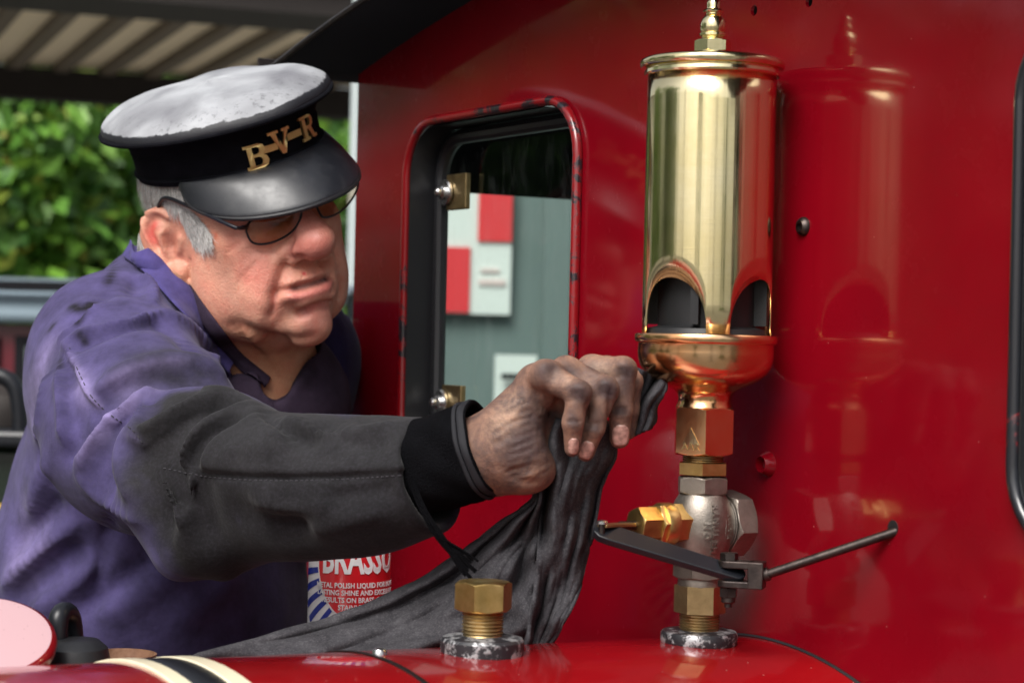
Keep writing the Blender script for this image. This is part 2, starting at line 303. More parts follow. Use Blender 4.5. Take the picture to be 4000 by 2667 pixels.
def fill2d(loops, depth):
    """filled 2-D outline with holes, as (V, F) in its own plane; thickness depth"""
    cu = bpy.data.curves.new('tmp', 'CURVE'); cu.dimensions = '2D'; cu.fill_mode = 'BOTH'; cu.extrude = depth / 2
    for L in loops:
        s = cu.splines.new('POLY'); s.points.add(len(L) - 1); s.use_cyclic_u = True
        for p, (x, y) in zip(s.points, L): p.co = (x, y, 0, 1)
    return curve_geo(cu)
def curve_geo(cu):
    o = bpy.data.objects.new('tmp', cu); COL.objects.link(o); dg = bpy.context.evaluated_depsgraph_get(); me = bpy.data.meshes.new_from_object(o.evaluated_get(dg))
    V = [np.array(v.co) for v in me.vertices]; Fc = [tuple(p.vertices) for p in me.polygons]
    bpy.data.objects.remove(o); bpy.data.curves.remove(cu); bpy.data.meshes.remove(me); return V, Fc
def text2d(s, size, depth, bold=0.0, res=3):
    cu = bpy.data.curves.new('tmp', 'FONT'); cu.body = s; cu.size = size; cu.extrude = depth / 2; cu.offset = bold; cu.resolution_u = res; cu.align_x = 'CENTER'; cu.align_y = 'CENTER'
    return curve_geo(cu)
def xf(g, fn): return [fn(v) for v in g[0]], g[1]

# ------------------------------------------------------------------ implicit sculpting
def ell(P, c, r, R=None):
    q = P - np.asarray(c, np.float32)
    if R is not None: q = q @ np.asarray(R, np.float32)
    r = np.asarray(r, np.float32); k0 = np.sqrt(((q / r) ** 2).sum(1)); k1 = np.sqrt(((q / r ** 2) ** 2).sum(1)) + 1e-9
    return k0 * (k0 - 1) / k1
def rcone(P, a, b, ra, rb):
    a = np.asarray(a, np.float32); b = np.asarray(b, np.float32); ab = b - a; t = np.clip(((P - a) @ ab) / (ab @ ab), 0, 1)
    return np.sqrt(((P - a - t[:, None] * ab) ** 2).sum(1)) - (ra + (rb - ra) * t)
def chain(P, pts, k=.02):
    d = None
    for (a, ra), (b, rb) in zip(pts[:-1], pts[1:]):
        e = rcone(P, a, b, ra, rb); d = e if d is None else smin(d, e, k)
    return d
def smin(a, b, k):
    h = np.maximum(k - np.abs(a - b), 0) / k; return np.minimum(a, b) - h * h * k * .25
def smax(a, b, k): return -smin(-a, -b, k)
def grad(f, P, e=5e-4):
    P = np.asarray(P, np.float32); g = np.stack([f(P + d) - f(P - d) for d in np.eye(3, dtype=np.float32) * e], 1); return g / (np.linalg.norm(g, axis=1, keepdims=True) + 1e-9)
def trace(f, pxs, lo=1.2, hi=2.6):
    D = np.array([ray(*p) for p in pxs]); D /= np.linalg.norm(D, axis=1, keepdims=True); t = np.full(len(D), lo)
    for i in range(90):
        d = f((CAM + D * t[:, None]).astype(np.float32)); t = np.minimum(t + d * .8, hi)
    return CAM + D * t[:, None], t < hi - 1e-3
def densify(L, step=14.0):
    out = []
    for (x0, y0), (x1, y1) in zip(L[:-1], L[1:]):
        n = max(1, int(math.hypot(x1 - x0, y1 - y0) / step))
        for i in range(n): out.append((x0 + (x1 - x0) * i / n, y0 + (y1 - y0) * i / n))
    return out + [L[-1]]
def smooth_line(L, it=2):
    for _ in range(it):
        N = [L[0]]
        for p, q in zip(L[:-1], L[1:]): N += [(.75 * p[0] + .25 * q[0], .75 * p[1] + .25 * q[1]), (.25 * p[0] + .75 * q[0], .25 * p[1] + .75 * q[1])]
        L = N + [L[-1]]
    return L
class Strokes:
    """brush strokes laid along pixel lines on a traced surface; each raises (+) or presses in (-) the surface or tints it"""
    def __init__(s, f, p=2.0): s.f = f; s.items = []; s.raw = []; s.p = p / 2
    def add(s, L, r, amp, taper=True):
        s.raw.append((densify(smooth_line(list(L)), min(40, max(7, r * 1900))) if len(L) > 1 else list(L), r, amp, taper))
    def bake(s):
        if not s.raw: return
        raw, s.raw = s.raw, []; P, ok = trace(s.f, [p for q in raw for p in q[0]]); NN = grad(s.f, P, .003).astype(np.float32); k = 0
        for L, r, amp, taper in raw:
            o_ = ok[k:k + len(L)]; p = P[k:k + len(L)][o_]; nn = NN[k:k + len(L)][o_]; k += len(L); n = len(p); w = np.ones(n)
            if n == 0: continue
            if taper and n > 4: x = np.linspace(0, 1, n); w = np.clip(np.minimum(x, 1 - x) * 5, .15, 1)
            s.items.append((p.astype(np.float32), r, amp, w.astype(np.float32), nn))
    def field(s, P, it):
        C, r, amp, w, nn = it; rr = 3.0 * r + .006; lo = C.min(0) - rr; hi = C.max(0) + rr; m = np.nonzero(((P > lo) & (P < hi)).all(1))[0]
        if len(m) == 0: return m, None
        best = np.full(len(m), 1e9, np.float32); Q = P[m]; lw = np.log(w)
        for c, l_, n_ in zip(C, lw, nn):
            D = Q - c; d = ((D * D).sum(1) - .9 * np.minimum((D @ n_) ** 2, 3.6e-5)) / (r * r)
            if s.p != 1.0: d = d ** s.p
            np.minimum(best, d - l_, out=best)
        return m, np.exp(-best)
    def disp(s, P):
        s.bake(); out = np.zeros(len(P), np.float32)
        for it in s.items:
            m, g = s.field(P, it)
            if g is not None: out[m] += it[2] * g
        return out
    def tint(s, P, col, patchy=False):
        s.bake()
        for it in s.items:
            m, g = s.field(P, it)
            if g is not None:
                c, a = np.array(it[2][:3]), it[2][3]
                if patchy and it[1] > .0055: g = g * (.55 + .9 * vnoise(P[m].astype(np.float64), 75, 31, 3))
                k = np.clip(g * a, 0, 1)[:, None]; col[m] = col[m] * (1 - k) + c * k
        return col
def surface(f, lo, hi, h, band=3.0, cs=6, fc=None):
    """surface nets over a narrow band round f = 0"""
    lo = np.array(lo, np.float64); n = (np.ceil((np.array(hi) - lo) / (h * cs)).astype(int)) * cs; nc = n // cs
    g = np.stack(np.meshgrid(*[np.arange(k) for k in nc], indexing='ij'), -1).reshape(-1, 3)
    dc = (fc or f)((lo + (g + .5) * h * cs).astype(np.float32)); act = np.abs(dc) < h * cs * 1.25 + band * h
    D = np.repeat(np.repeat(np.repeat(np.where(dc > 0, 1, -1).astype(np.float32).reshape(nc), cs, 0), cs, 1), cs, 2)
    off = np.stack(np.meshgrid(*[np.arange(cs)] * 3, indexing='ij'), -1).reshape(-1, 3); ga = g[act] * cs
    for i in range(0, len(ga), 3000):
        q = (ga[i:i + 3000, None] + off[None]).reshape(-1, 3); D[q[:, 0], q[:, 1], q[:, 2]] = f((lo + q * h).astype(np.float32))
    s = D < 0; c8 = sum(s[i:n[0] - 1 + i, j:n[1] - 1 + j, k:n[2] - 1 + k].astype(np.int8) for i in (0, 1) for j in (0, 1) for k in (0, 1))
    cell = np.argwhere((c8 > 0) & (c8 < 8)); idx = np.full(n - 1, -1, np.int32); idx[tuple(cell.T)] = np.arange(len(cell))
    acc = np.zeros((len(cell), 3)); cnt = np.zeros(len(cell)); corners = [(i, j, k) for i in (0, 1) for j in (0, 1) for k in (0, 1)]
    for a in corners:
        for b in corners:
            if sum(b) - sum(a) == 1 and all(y >= x for x, y in zip(a, b)):
                va = D[tuple((cell + a).T)]; vb = D[tuple((cell + b).T)]; m = (va < 0) != (vb < 0); t = (va / (va - vb + 1e-12))[m, None]
                acc[m] += np.array(a) * (1 - t) + np.array(b) * t; cnt[m] += 1
    V = lo + (cell + acc / cnt[:, None]) * h; Q = []
    for ax in range(3):
        sh = [0, 0, 0]; sh[ax] = 1; u, v = [(1, 2), (2, 0), (0, 1)][ax]
        A = s[:n[0] - sh[0], :n[1] - sh[1], :n[2] - sh[2]]; Bq = s[sh[0]:, sh[1]:, sh[2]:]; e = np.argwhere(A != Bq)
        e = e[(e[:, u] > 0) & (e[:, v] > 0) & (e[:, u] < n[u] - 1) & (e[:, v] < n[v] - 1) & (e[:, ax] < n[ax] - 1)]
        du = np.eye(3, dtype=int)[u]; dv = np.eye(3, dtype=int)[v]
        q = np.stack([idx[tuple((e - du - dv).T)], idx[tuple((e - dv).T)], idx[tuple(e.T)], idx[tuple((e - du).T)]], 1)
        inv = ~A[tuple(e.T)]; q[inv] = q[inv][:, ::-1]; Q.append(q)
    Q = np.concatenate(Q); return V, Q[(Q >= 0).all(1)]
def vnoise(P, s, seed=0, oc=3):
    """cheap smooth value noise for tinting and cloth relief"""
    out = np.zeros(len(P)); a = 1.; tot = 0
    for o in range(oc):
        q = P * s * 2 ** o + seed * 17.3; i = np.floor(q).astype(np.int64); f = q - i; f = f * f * (3 - 2 * f); v = 0
        for dx in (0, 1):
            for dy in (0, 1):
                for dz in (0, 1):
                    hsh = ((i[:, 0] + dx) * 73856093 ^ (i[:, 1] + dy) * 19349663 ^ (i[:, 2] + dz) * 83492791) & 0xffff
                    hsh = ((hsh * 1103515245 + 12345) >> 4) & 0xffff
                    v = v + hsh / 65535. * (f[:, 0] if dx else 1 - f[:, 0]) * (f[:, 1] if dy else 1 - f[:, 1]) * (f[:, 2] if dz else 1 - f[:, 2])
        out += a * v; tot += a; a *= .5
    return out / tot
# ------------------------------------------------------------------ ground and far setting
def setting():
    V, Fc = boxg((0, 0, -.05), (400, 0, 0), (0, 400, 0), (0, 0, .05)); g = mesh('ground', V, Fc, 'gravel_ground', None, None); g['kind'] = 'structure'
    pf = mesh('bounce_slab', *boxg((-5, 7.6, .14), (9, 0, 0), (0, 1.6, 0), (0, 0, .14)), 'concrete', None, None); pf['kind'] = 'structure'  # pale slab added to bounce light up under the canopy
    # shed canopy, up left
    zc = 1.55 + 1.16; D = np.array([-.35, .94, 0]); D /= np.linalg.norm(D); E = np.array([D[1], -D[0], 0])
    c = root('shed_canopy', (-2.6, 8.2, 0), 'open shed roof of beige corrugated sheet on dark beams, top left', 'shed roof')
    A = np.array([-3.2, 8.55, zc]); hw = 3.1
    mesh('roof_sheet', *boxg(A - D * 1.05 + np.array([0, 0, .05]), E * hw, D * 1.45, (0, 0, .01)), 'roof_sheet', c, None)
    mesh('eaves_beam', *boxg(A + D * .32 + np.array([0, 0, -.05]), E * hw, D * .06, (0, 0, .07)), 'dark_timber', c, None)
    mesh('cross_beam', *boxg(A - D * 2.25 + np.array([0, 0, -.02]), E * hw, D * .20, (0, 0, .06)), 'dark_timber', c, None)
    rg = boxg((0, 0, 0), E * .030, D * 1.4, (0, 0, .018)); me = None
    for i in range(30):
        p = A - D * 1.05 + E * (-hw + .1 + i * .205) + np.array([0, 0, .022])
        if me is None: o = mesh('roof_rib', *rg, 'rib_brown', c, None); me = o.data
        else: o = new_obj('roof_rib', me, None, c, None)
        o.location = p - np.array(c.location) * 0
        o.matrix_parent_inverse = c.matrix_world.inverted()
    for x in (-5.6, -2.9):
        mesh('post', *boxg((x, 9.0, zc / 2 - .07), (.05, 0, 0), (0, .05, 0), (0, 0, zc / 2 - .07)), 'dark_timber', c, None)
    # pale post by the cab edge
    p = pt(1386, 700, 5.6); po = mesh('steel_post', *lathe([(.016, 0), (.016, 3.6)], 20, (p[0], p[1], 0)), 'grey_paint'); po['label'] = 'slim pale grey steel post just left of the red cab edge'; po['category'] = 'post'
    # shrubs
    def shrub(px0, px1, py0, py1, Y, n, label, seed, lf=.11):
        r = np.random.default_rng(seed); a = pt(px0, py1, Y); b = pt(px1, py0, Y); cx = (a[0] + b[0]) / 2; rx = (b[0] - a[0]) / 2; h = b[2]
        c = root('shrub', (cx, Y, 0), label, 'shrub', 'leafy shrubs behind the carriages')
        Vs = []; Fs = []
        lump = [(r.uniform(-.75, .75) * rx, r.uniform(-.35, .35), r.uniform(.30, .92) * h, r.uniform(.38, .7)) for _ in range(26)]
        for i in range(n):
            lx, ly, lz, lr = lump[r.integers(len(lump))]; d = r.normal(size=3); d /= np.linalg.norm(d); rr = lr * r.uniform(.55, 1.05)
            p = np.array([cx + lx, Y + ly, lz]) + d * rr * np.array([.9, .6, .9])
            if p[2] < .1: continue
            u = r.normal(size=3); u /= np.linalg.norm(u); v = np.cross(u, d + r.normal(size=3) * .5); v /= np.linalg.norm(v) + 1e-9; s = lf * r.uniform(.5, 1.3); k = len(Vs)
            Vs += [p - u * s, p + v * s * .5 + d * s * .15, p + u * s, p - v * s * .5 + d * s * .15]; Fs.append((k, k + 1, k + 2, k + 3))
        mesh('foliage', Vs, Fs, 'leaf', c, None)
        st = [tube([(cx + x, Y, 0), (cx + x * 1.3 + .05, Y + .03, h * .4), (cx + x * 1.9, Y, h * .8)], [.035, .025, .008], 8) for x in (-.3 * rx, 0.02, .35 * rx)]
        mesh('stem', *join(*st), 'bark', c)
    shrub(-260, 330, 230, 1250, 13.5, 9000, 'broad sunlit green shrub at the far left under the shed roof', 1)
    shrub(180, 820, 230, 1250, 14.3, 9000, 'dense green shrub directly behind the grey cap', 2)
    shrub(900, 1640, 260, 1300, 15.0, 5000, 'green shrub glimpsed between the face and the cab edge', 3)
    shrub(-2300, -1500, 230, 1250, 13.8, 4500, 'green shrub beyond the far left end of the shed', 11); shrub(-1600, -850, 230, 1250, 14.2, 4500, 'second green shrub left of the picture edge', 12); shrub(-950, -180, 230, 1250, 13.6, 4500, 'green shrub just left of the picture edge', 13)
    # shrubs added out of frame to give the brass streaks to mirror
    for i, (az, dist, wd, h, lab) in enumerate(((158, 5.5, .5, 2.6, 'added narrow green shrub behind the camera on the right, mirrored in the whistle'), (203, 7.0, .55, 3.4, 'added tall narrow green shrub behind the photographer, mirrored in the whistle'), (252, 6.0, .9, 3.2, 'added wide green shrub off to the left of the photographer, mirrored in the whistle'), (286, 7.5, 1.4, 3.0, 'added broad green shrub far off to the left, mirrored in the whistle'))):
        x = .15 + math.sin(math.radians(az)) * dist; y = 1.54 + math.cos(math.radians(az)) * dist; c = root('shrub', (x, y, 0), lab, 'shrub', 'added shrubs out of frame'); r = np.random.default_rng(30 + i); Vs = []; Fs = []
        for k in range(2600):
            t = r.uniform(.08, 1); a_ = r.uniform(0, 6.283); rr = wd * (.55 + .45 * math.sin(t * 9 + i)) * math.sqrt(max(0, 1 - t ** 4)) * r.uniform(.5, 1); p = np.array([x + rr * math.cos(a_), y + rr * math.sin(a_), t * h]); u = r.normal(size=3); u /= np.linalg.norm(u); v = np.cross(u, r.normal(size=3)); v /= np.linalg.norm(v); q = .07; n0 = len(Vs)
            Vs += [p - u * q, p + v * q * .5, p + u * q, p - v * q * .5]; Fs.append((n0, n0 + 1, n0 + 2, n0 + 3))
        mesh('foliage', Vs, Fs, 'leaf', c, None); mesh('stem', *tube([(x, y, 0), (x, y, h * .8)], [.05, .01], 8), 'bark', c)
    for i, (x, y, h, lab) in enumerate(((-7.5, 4.6, 5.0, 'added leafy tree out to the left of the shed, mirrored in the red paint'), (-10.5, 8.2, 5.5, 'added taller leafy tree beyond the shed, mirrored in the red paint'), (-6.0, 1.2, 4.6, 'added leafy tree level with the boiler front, off to the left'))):  # unseen trees added to darken what the red paint reflects
        c = root('tree', (x, y, 0), lab, 'tree', 'added trees out of frame'); r = np.random.default_rng(60 + i); Vs = []; Fs = []
        lump = [(r.normal(0, .9), r.normal(0, .9), h * r.uniform(.3, .95), r.uniform(.5, .9)) for _ in range(34)]
        for k in range(5200):
            lx, ly, lz, lr = lump[k % 34]; d = r.normal(size=3); d /= np.linalg.norm(d); p = np.array([x + lx, y + ly, lz]) + d * lr * r.uniform(.5, 1.05); u = r.normal(size=3); u /= np.linalg.norm(u); v = np.cross(u, r.normal(size=3)); v /= np.linalg.norm(v); q = .09; n0 = len(Vs)
            Vs += [p - u * q, p + v * q * .5, p + u * q, p - v * q * .5]; Fs.append((n0, n0 + 1, n0 + 2, n0 + 3))
        mesh('crown', Vs, Fs, 'leaf', c, None); mesh('trunk', *join(tube([(x, y, 0), (x + .05, y, h * .4), (x, y + .1, h * .85)], [.14, .10, .03], 10), tube([(x + .03, y, h * .3), (x + .6, y + .2, h * .6)], [.06, .02], 8), tube([(x + .03, y, h * .35), (x - .6, y - .2, h * .65)], [.06, .02], 8)), 'bark', c)
    for i, (az, dist) in enumerate(((176, 3.4), (232, 4.0))):  # posts added out of view to put dark streaks in the brass
        x = .15 + math.sin(math.radians(az)) * dist; y = 1.54 + math.cos(math.radians(az)) * dist; o = mesh('added_post', *lathe([(.09, 0), (.09, .25), (.055, .3), (.05, 3.0)], 20, (x, y, 0)), 'dark_timber'); o['label'] = 'added dark post %s of the photographer, mirrored in the whistle' % ('directly behind', 'well to the left')[i]; o['category'] = 'post'; o['group'] = 'added posts out of frame'
    # carriage behind, blue grey roof and dark red side
    c = root('carriage', (-1.2, 5.2, 0), 'dark red carriage with blue grey roof behind the man', 'carriage'); a = pt(0, 1110, 5.0); zt = a[2]; zb = pt(0, 1258, 5.0)[2]
    prof = [(0.0, zb), (0.0, zb + (zt - zb) * .25), (.03, zb + (zt - zb) * .7), (.12, zt), (.5, zt + .03), (1.0, zt)]
    V = []; Fc = []
    for i, (d, z) in enumerate(prof): V += [(-3.2, 5.0 + d, z), (-.42, 5.0 + d, z)]
    for i in range(len(prof) - 1): Fc.append((2 * i, 2 * i + 1, 2 * i + 3, 2 * i + 2))
    o = mesh('carriage_roof', V, Fc, 'carriage_roof', c, 60); s = o.modifiers.new('thick', 'SOLIDIFY'); s.thickness = .012
    mesh('rain_strip', *boxg((-1.81, 5.0, zt - .003), (1.39, 0, 0), (0, .02, 0), (0, 0, .012)), 'black_matt', c, None)
    mesh('side_panel', *boxg((-1.81, 5.35, (zb + .3) / 2), (1.38, 0, 0), (0, .3, 0), (0, 0, (zb - .3) / 2 - .004)), 'carriage_red', c, None)
    for x in (75, -260):
        q0 = pt(x, 1330, 5.03); q1 = pt(x + 230, 1560, 5.03)
        w = mesh('window', *boxg(((q0[0] + q1[0]) / 2, 5.045, (q0[2] + q1[2]) / 2), ((q1[0] - q0[0]) / 2, 0, 0), (0, .004, 0), (0, 0, (q0[2] - q1[2]) / 2)), 'pale_glass', c, None)
        mesh('window_frame', *fillframe((q0[0] + q1[0]) / 2, 5.04, (q0[2] + q1[2]) / 2, (q1[0] - q0[0]) / 2, (q0[2] - q1[2]) / 2, .012), 'black_matt', w, None)
    for x in (-2.9, -2.2, -1.2, -.7): mesh('wheel', *lathe([(.17, -.03), (.19, -.02), (.19, .02), (.17, .03)], 32, (x, 5.2, .19), frame((0, 1, 0))), 'black_matt', c)
    # dark green tender at the left edge
    c = root('tender', (-1.0, 3.3, 0), 'dark green locomotive tender with yellow lines at the left edge', 'tender'); Yt = 3.1
    zt = pt(0, 1745, Yt)[2]; xr = pt(300, 1745, Yt)[0]
    bevel(mesh('tank', *boxg(((-2.4 + xr) / 2, Yt + .3, (zt + .25) / 2), ((xr + 2.4) / 2, 0, 0), (0, .3, 0), (0, 0, (zt - .25) / 2)), 'tender_green', c, None), .01)
    for y in (1978, 2040):
        z = pt(0, y, Yt)[2]; mesh('lining', *boxg(((-2.4 + xr) / 2, Yt - .0015, z), ((xr + 2.4) / 2 - .03, 0, 0), (0, .0015, 0), (0, 0, .0048)), 'lining_yellow', c, None)
    bevel(mesh('top_plate', *boxg(((-2.4 + xr) / 2, Yt + .28, zt + .014), ((xr + 2.4) / 2 + .02, 0, 0), (0, .32, 0), (0, 0, .013)), 'black_gloss', c, None), .008)
    L = [pt(-120, 1715, Yt), pt(-120, 1560, Yt), pt(-100, 1490, Yt), pt(-40, 1465, Yt), pt(20, 1470, Yt), pt(62, 1510, Yt), pt(78, 1600, Yt), pt(80, 1715, Yt)]
    L = [np.array(p) for p in smooth3(L, 2)]; mesh('hoop_rail', *tube(L, .0125, 14), 'black_gloss', c)
    mesh('dome', *lathe([(.055, zt + .02), (.055, zt + .05), (.045, zt + .075), (.02, zt + .09), (.001, zt + .092)], 28, (pt(20, 1600, Yt + .12)[0], Yt + .12, 0)), 'dark_timber', c)
    # wall with signs, seen through the cab window
    c = root('station_wall', (1.2, 5.2, 0), 'grey green wall seen through the cab window', 'wall')
    mesh('wall_boarding', *boxg((1.6, 5.25, 1.4), (1.93, 0, 0), (0, .05, 0), (0, 0, 1.4)), 'wall_green_grey', c, None)
    bevel(mesh('wall_post', *boxg((pt(2180, 1000, 5.15)[0], 5.17, 1.4), (.035, 0, 0), (0, .025, 0), (0, 0, 1.4)), 'wall_green_grey', c, None), .005)
    Ys = 5.17
    def rect(px0, px1, py0, py1, Y, th=.004):
        a = pt(px0, py1, Y); b = pt(px1, py0, Y); return boxg(((a[0] + b[0]) / 2, Y, (a[2] + b[2]) / 2), ((b[0] - a[0]) / 2, 0, 0), (0, th, 0), (0, 0, (b[2] - a[2]) / 2))
    s = root('quartered_sign', pt(1870, 1220, Ys), 'red and white quartered sign on the wall behind the cab window', 'sign')
    mesh('backing', *rect(1650, 2004, 700, 1222, Ys), 'sign_white', s, None)
    mesh('red_panel', *rect(1866, 2004, 700, 942, Ys - .008), 'sign_red', s, None); mesh('red_panel', *rect(1650, 1838, 966, 1216, Ys - .008), 'sign_red', s, None)
    mesh('print_line', *rect(1878, 1950, 1050, 1062, Ys - .006), 'sign_pink', s, None); mesh('print_line', *rect(1870, 1975, 1092, 1112, Ys - .006), 'sign_pink', s, None)
    n = root('pale_notice', pt(2010, 1640, Ys), 'small pale notice low on the wall, above the dirty hand', 'notice'); mesh('board', *rect(1925, 2098, 1388, 1760, Ys), 'sign_white', n, None)
    bevel(mesh('dark_handle', *rect(1955, 2130, 1462, 1480, Ys - .03, .012), 'black_matt', n, None), .006)
def smooth3(L, it=2):
    L = [np.array(p, float) for p in L]
    for _ in range(it):
        N = [L[0]]
        for p, q in zip(L[:-1], L[1:]): N += [.75 * p + .25 * q, .25 * p + .75 * q]
        L = N + [L[-1]]
    return L
def fillframe(cx, y, cz, hx, hz, w):
    return join(boxg((cx - hx, y, cz), (w, 0, 0), (0, .006, 0), (0, 0, hz + w)), boxg((cx + hx, y, cz), (w, 0, 0), (0, .006, 0), (0, 0, hz + w)), boxg((cx, y, cz + hz), (hx - w - .001, 0, 0), (0, .0055, 0), (0, 0, w)), boxg((cx, y, cz - hz), (hx - w - .001, 0, 0), (0, .0055, 0), (0, 0, w)))
setting()

# ------------------------------------------------------------------ locomotive: cab front, roof, boiler
LOCO = root('locomotive', pl(0, -CZ, .35), 'red steam locomotive, cab front with window and boiler top', 'locomotive')
ROOF_R = 3.2; ROOF_C = .366
def roof_z(s): return ROOF_C - s * s / (2 * ROOF_R)
def loco():
    H = .7335
    # cab front plate with two window openings and small holes
    out = [(-H, -1.0), (H, -1.0)] + [(s, roof_z(s) + .004) for s in np.linspace(H, -H, 24)]
    wl = rrect(.284, .607, -.125, .217, .052); wr = rrect(-.607, -.264, -.125, .217, .052)
    hole = lambda s, z, r: [(s + r * math.cos(t), z + r * math.sin(t)) for t in np.linspace(0, 2 * math.pi, 20, endpoint=False)]
    h1 = on_plate(2945, 42); h2 = on_plate(3160, 8); sz = lambda p: ((p - P0) @ TV, p[2] - CZ)
    V, Fc = fill2d([out, wl, wr, hole(*sz(h1), .0042), hole(*sz(h2), .0042), hole(-.6, .28, .004)], .003)
    V = [pl(v[0], v[1], -.0015 + v[2]) for v in V]; mesh('cab_front_plate', V, Fc, 'red_enamel', LOCO, 30)
    for (s0, s1) in ((.284, .607), (-.607, -.264)):
        L = rrect(s0, s1, -.125, .217, .052)
        fr = mesh('window_frame', *tube([pl(s, z, .0035) for s, z in rrect(s0 - .002, s1 + .002, -.127, .219, .054)], .0046, 14, True), 'chipped_frame' if s0 > 0 else 'chipped_black', LOCO)
        V = []; Fc = []; Li = rrect(s0 + .004, s1 - .004, -.121, .213, .048); n = len(L)
        for d, LL in ((.003, Li), (-.037, Li)): V += [pl(s, z, d) for s, z in LL]
        Fc = [(i, (i + 1) % n, n + (i + 1) % n, n + i) for i in range(n)]; mesh('window_reveal', V, Fc, 'black_rubber', LOCO, 60)
        mesh('rubber_seal', *tube([pl(s, z, -.030) for s, z in rrect(s0 + .012, s1 - .012, -.113, .205, .042)], .0075, 10, True), 'black_rubber', LOCO)
        g = fill2d([rrect(s0 + .004, s1 - .004, -.121, .213, .046)], .003); mesh('window_glass', [pl(v[0], v[1], -.0355 + v[2]) for v in g[0]], g[1], 'window_glass', LOCO, None)
        if s0 > 0:
            for py in (757, 1568):
                p = pl(s1 - .030, pt(1697, py, 2.1)[2] - CZ, -.0235)
                b = mesh('glass_clamp', *boxg(p - NO * .006 - TV * .018, TV * .02, NO * .003, (0, 0, .018)), 'brass_dull', LOCO, None); bevel(b, .001)
                mesh('clamp_bolt', *join(lathe([(.0135, -.002), (.0135, .0), (.012, .0012)], 28, p, frame(NO)), lathe([(.007, 0), (.007, .0045), (.0045, .006), (.0045, .009), (.003, .0105)], 20, p, frame(NO))), 'steel_bright', b)
    # cab sides, roof, inner header
    for sg in (1, -1):
        s = sg * (H - .004); mesh('cab_side', *boxg((pl(s, -.62, -.55)), TV * .0015, NO * .546, (0, 0, .38)), 'red_enamel', LOCO, None); mesh('side_valance', *boxg((pl(s, .215, -.55)), TV * .0015, NO * .546, (0, 0, .052)), 'black_matt', LOCO, None)
    ss = np.linspace(-.76, .76, 40); V = []; Fc = []
    for d in (.094, -1.2):
        for s in ss: V.append(pl(s, roof_z(s) + .006, d))
    n = len(ss); Fc = [(i, i + 1, n + i + 1, n + i) for i in range(n - 1)]
    o = mesh('cab_roof', V, Fc, 'black_matt', LOCO, 60); m = o.modifiers.new('t', 'SOLIDIFY'); m.thickness = .005; m.offset = 1
    mesh('roof_edge_bead', *tube([pl(s, roof_z(s) + .005, .094) for s in ss], .0038, 8), 'steel_dark', LOCO)
    gt = [pl(.748 + .004, roof_z(.748) + .004, d) for d in (.098, -1.2)]
    o = mesh('rain_gutter', *join(boxg((gt[0] + gt[1]) / 2 + TV * .012 + np.array([0, 0, -.002]), NO * .65, TV * .012, (0, 0, .0015)), boxg((gt[0] + gt[1]) / 2 + TV * .025 + np.array([0, 0, .006]), NO * .65, TV * .0015, (0, 0, .008))), 'steel_dark', LOCO, None); bevel(o, .001)
    # studs in the plate
    p = on_plate(3140, 885); mesh('socket_bolt', *join(lathe([(.0072, 0), (.0072, .001), (.0062, .003), (.0042, .0046)], 24, p, frame(NO), True, False), lathe([(.0042, .0046), (.0024, .0046), (.0024, .002)], 24, p, frame(NO), False, True)), 'steel_dark', LOCO)
    p = on_plate(3000, 1812); mesh('cone_socket', *join(lathe([(.0100, 0), (.0095, .002), (.0066, .0075)], 28, p, frame(NO), True, False), lathe([(.0066, .0075), (.0058, .0075), (.0052, .001)], 28, p, frame(NO), False, True)), 'red_enamel', LOCO)
    # boiler
    c = pl(0, BZC, 0); Rb = frame(NO)
    L = 1.45; seg = 160; TP = .016
    bo = mesh('boiler', *lathe([(BR, -.0005), (BR + TP * .3, .30), (BR + TP * .6, .6), (BR + TP * 1.0, 1.0), (BR + TP * L, L)], seg, c, Rb), 'red_enamel_bright', LOCO, 40)
    mesh('boiler_joint', *lathe([(BR + .0005, .0), (BR + .0018, .0008), (BR + .0018, .002), (BR + .0005, .003)], seg, c, Rb, False, False), 'black_rubber', LOCO)
    def ring(name, d0, d1, h, mt, par=LOCO): return mesh(name, *lathe([(BR + TP * d0 - .001, d0), (BR + TP * d0 + h * .6, d0), (BR + TP * d0 + h, d0 + .0008), (BR + TP * d1 + h, d1 - .0008), (BR + TP * d1 + h * .6, d1), (BR + TP * d1 - .001, d1)], seg, c, Rb, False, False), mt, par, 40)
    b = .0632
    b -= .028; bb = ring('boiler_band', b + .4300, b + .4530, .0016, 'black_gloss'); ring('band_edge', b + .4156, b + .4297, .0022, 'cream_paint', bb); ring('band_edge', b + .4533, b + .4656, .0022, 'cream_paint', bb)
    ring('boiler_seam', b + .296, b + .3005, .0011, 'steel_dark')
    b = .0632; q = pl(.012, CROWN + TP * .33, b + .262)
    mesh('dome_screw', *lathe([(.0052, -.002), (.0052, .0018), (.0042, .0034), (.002, .0042), (.0003, .0044)], 20, q), 'steel_bright', LOCO)
    # brass plug on the crown
    q = pl(.0, CROWN + TP * .25, b + .1873); k = 1.443 / 8000
    fl = mesh('plug_flange', *lathe([(.0285, -.006), (.0295, .004), (.0295, .0085), (.028, .0105), (.020, .0118), (.0155, .0120)], 64, q), 'worn_black', LOCO)
    th = [(.0143, .0115)];
    for i in range(6): z = .013 + i * .0026; th += [(.0135, z), (.0149, z + .0013)]
    th += [(.0135, .0288), (.0138, .030)]
    mesh('plug_thread', *lathe(th, 48, q), 'brass_dull', fl, 25); mesh('plug_head', *hexp(.0178, .0295, .050, o=q, rot=math.radians(-77 + 30)), 'brass_aged', fl, 28)
    # fittings on the far side of the boiler, lower left
    def seat(px, py, Y): return pt(px, py, Y)
    q = seat(-70, 2475, 1.40); nrm = np.array([.12, -.42, .90]); R = frame(nrm)
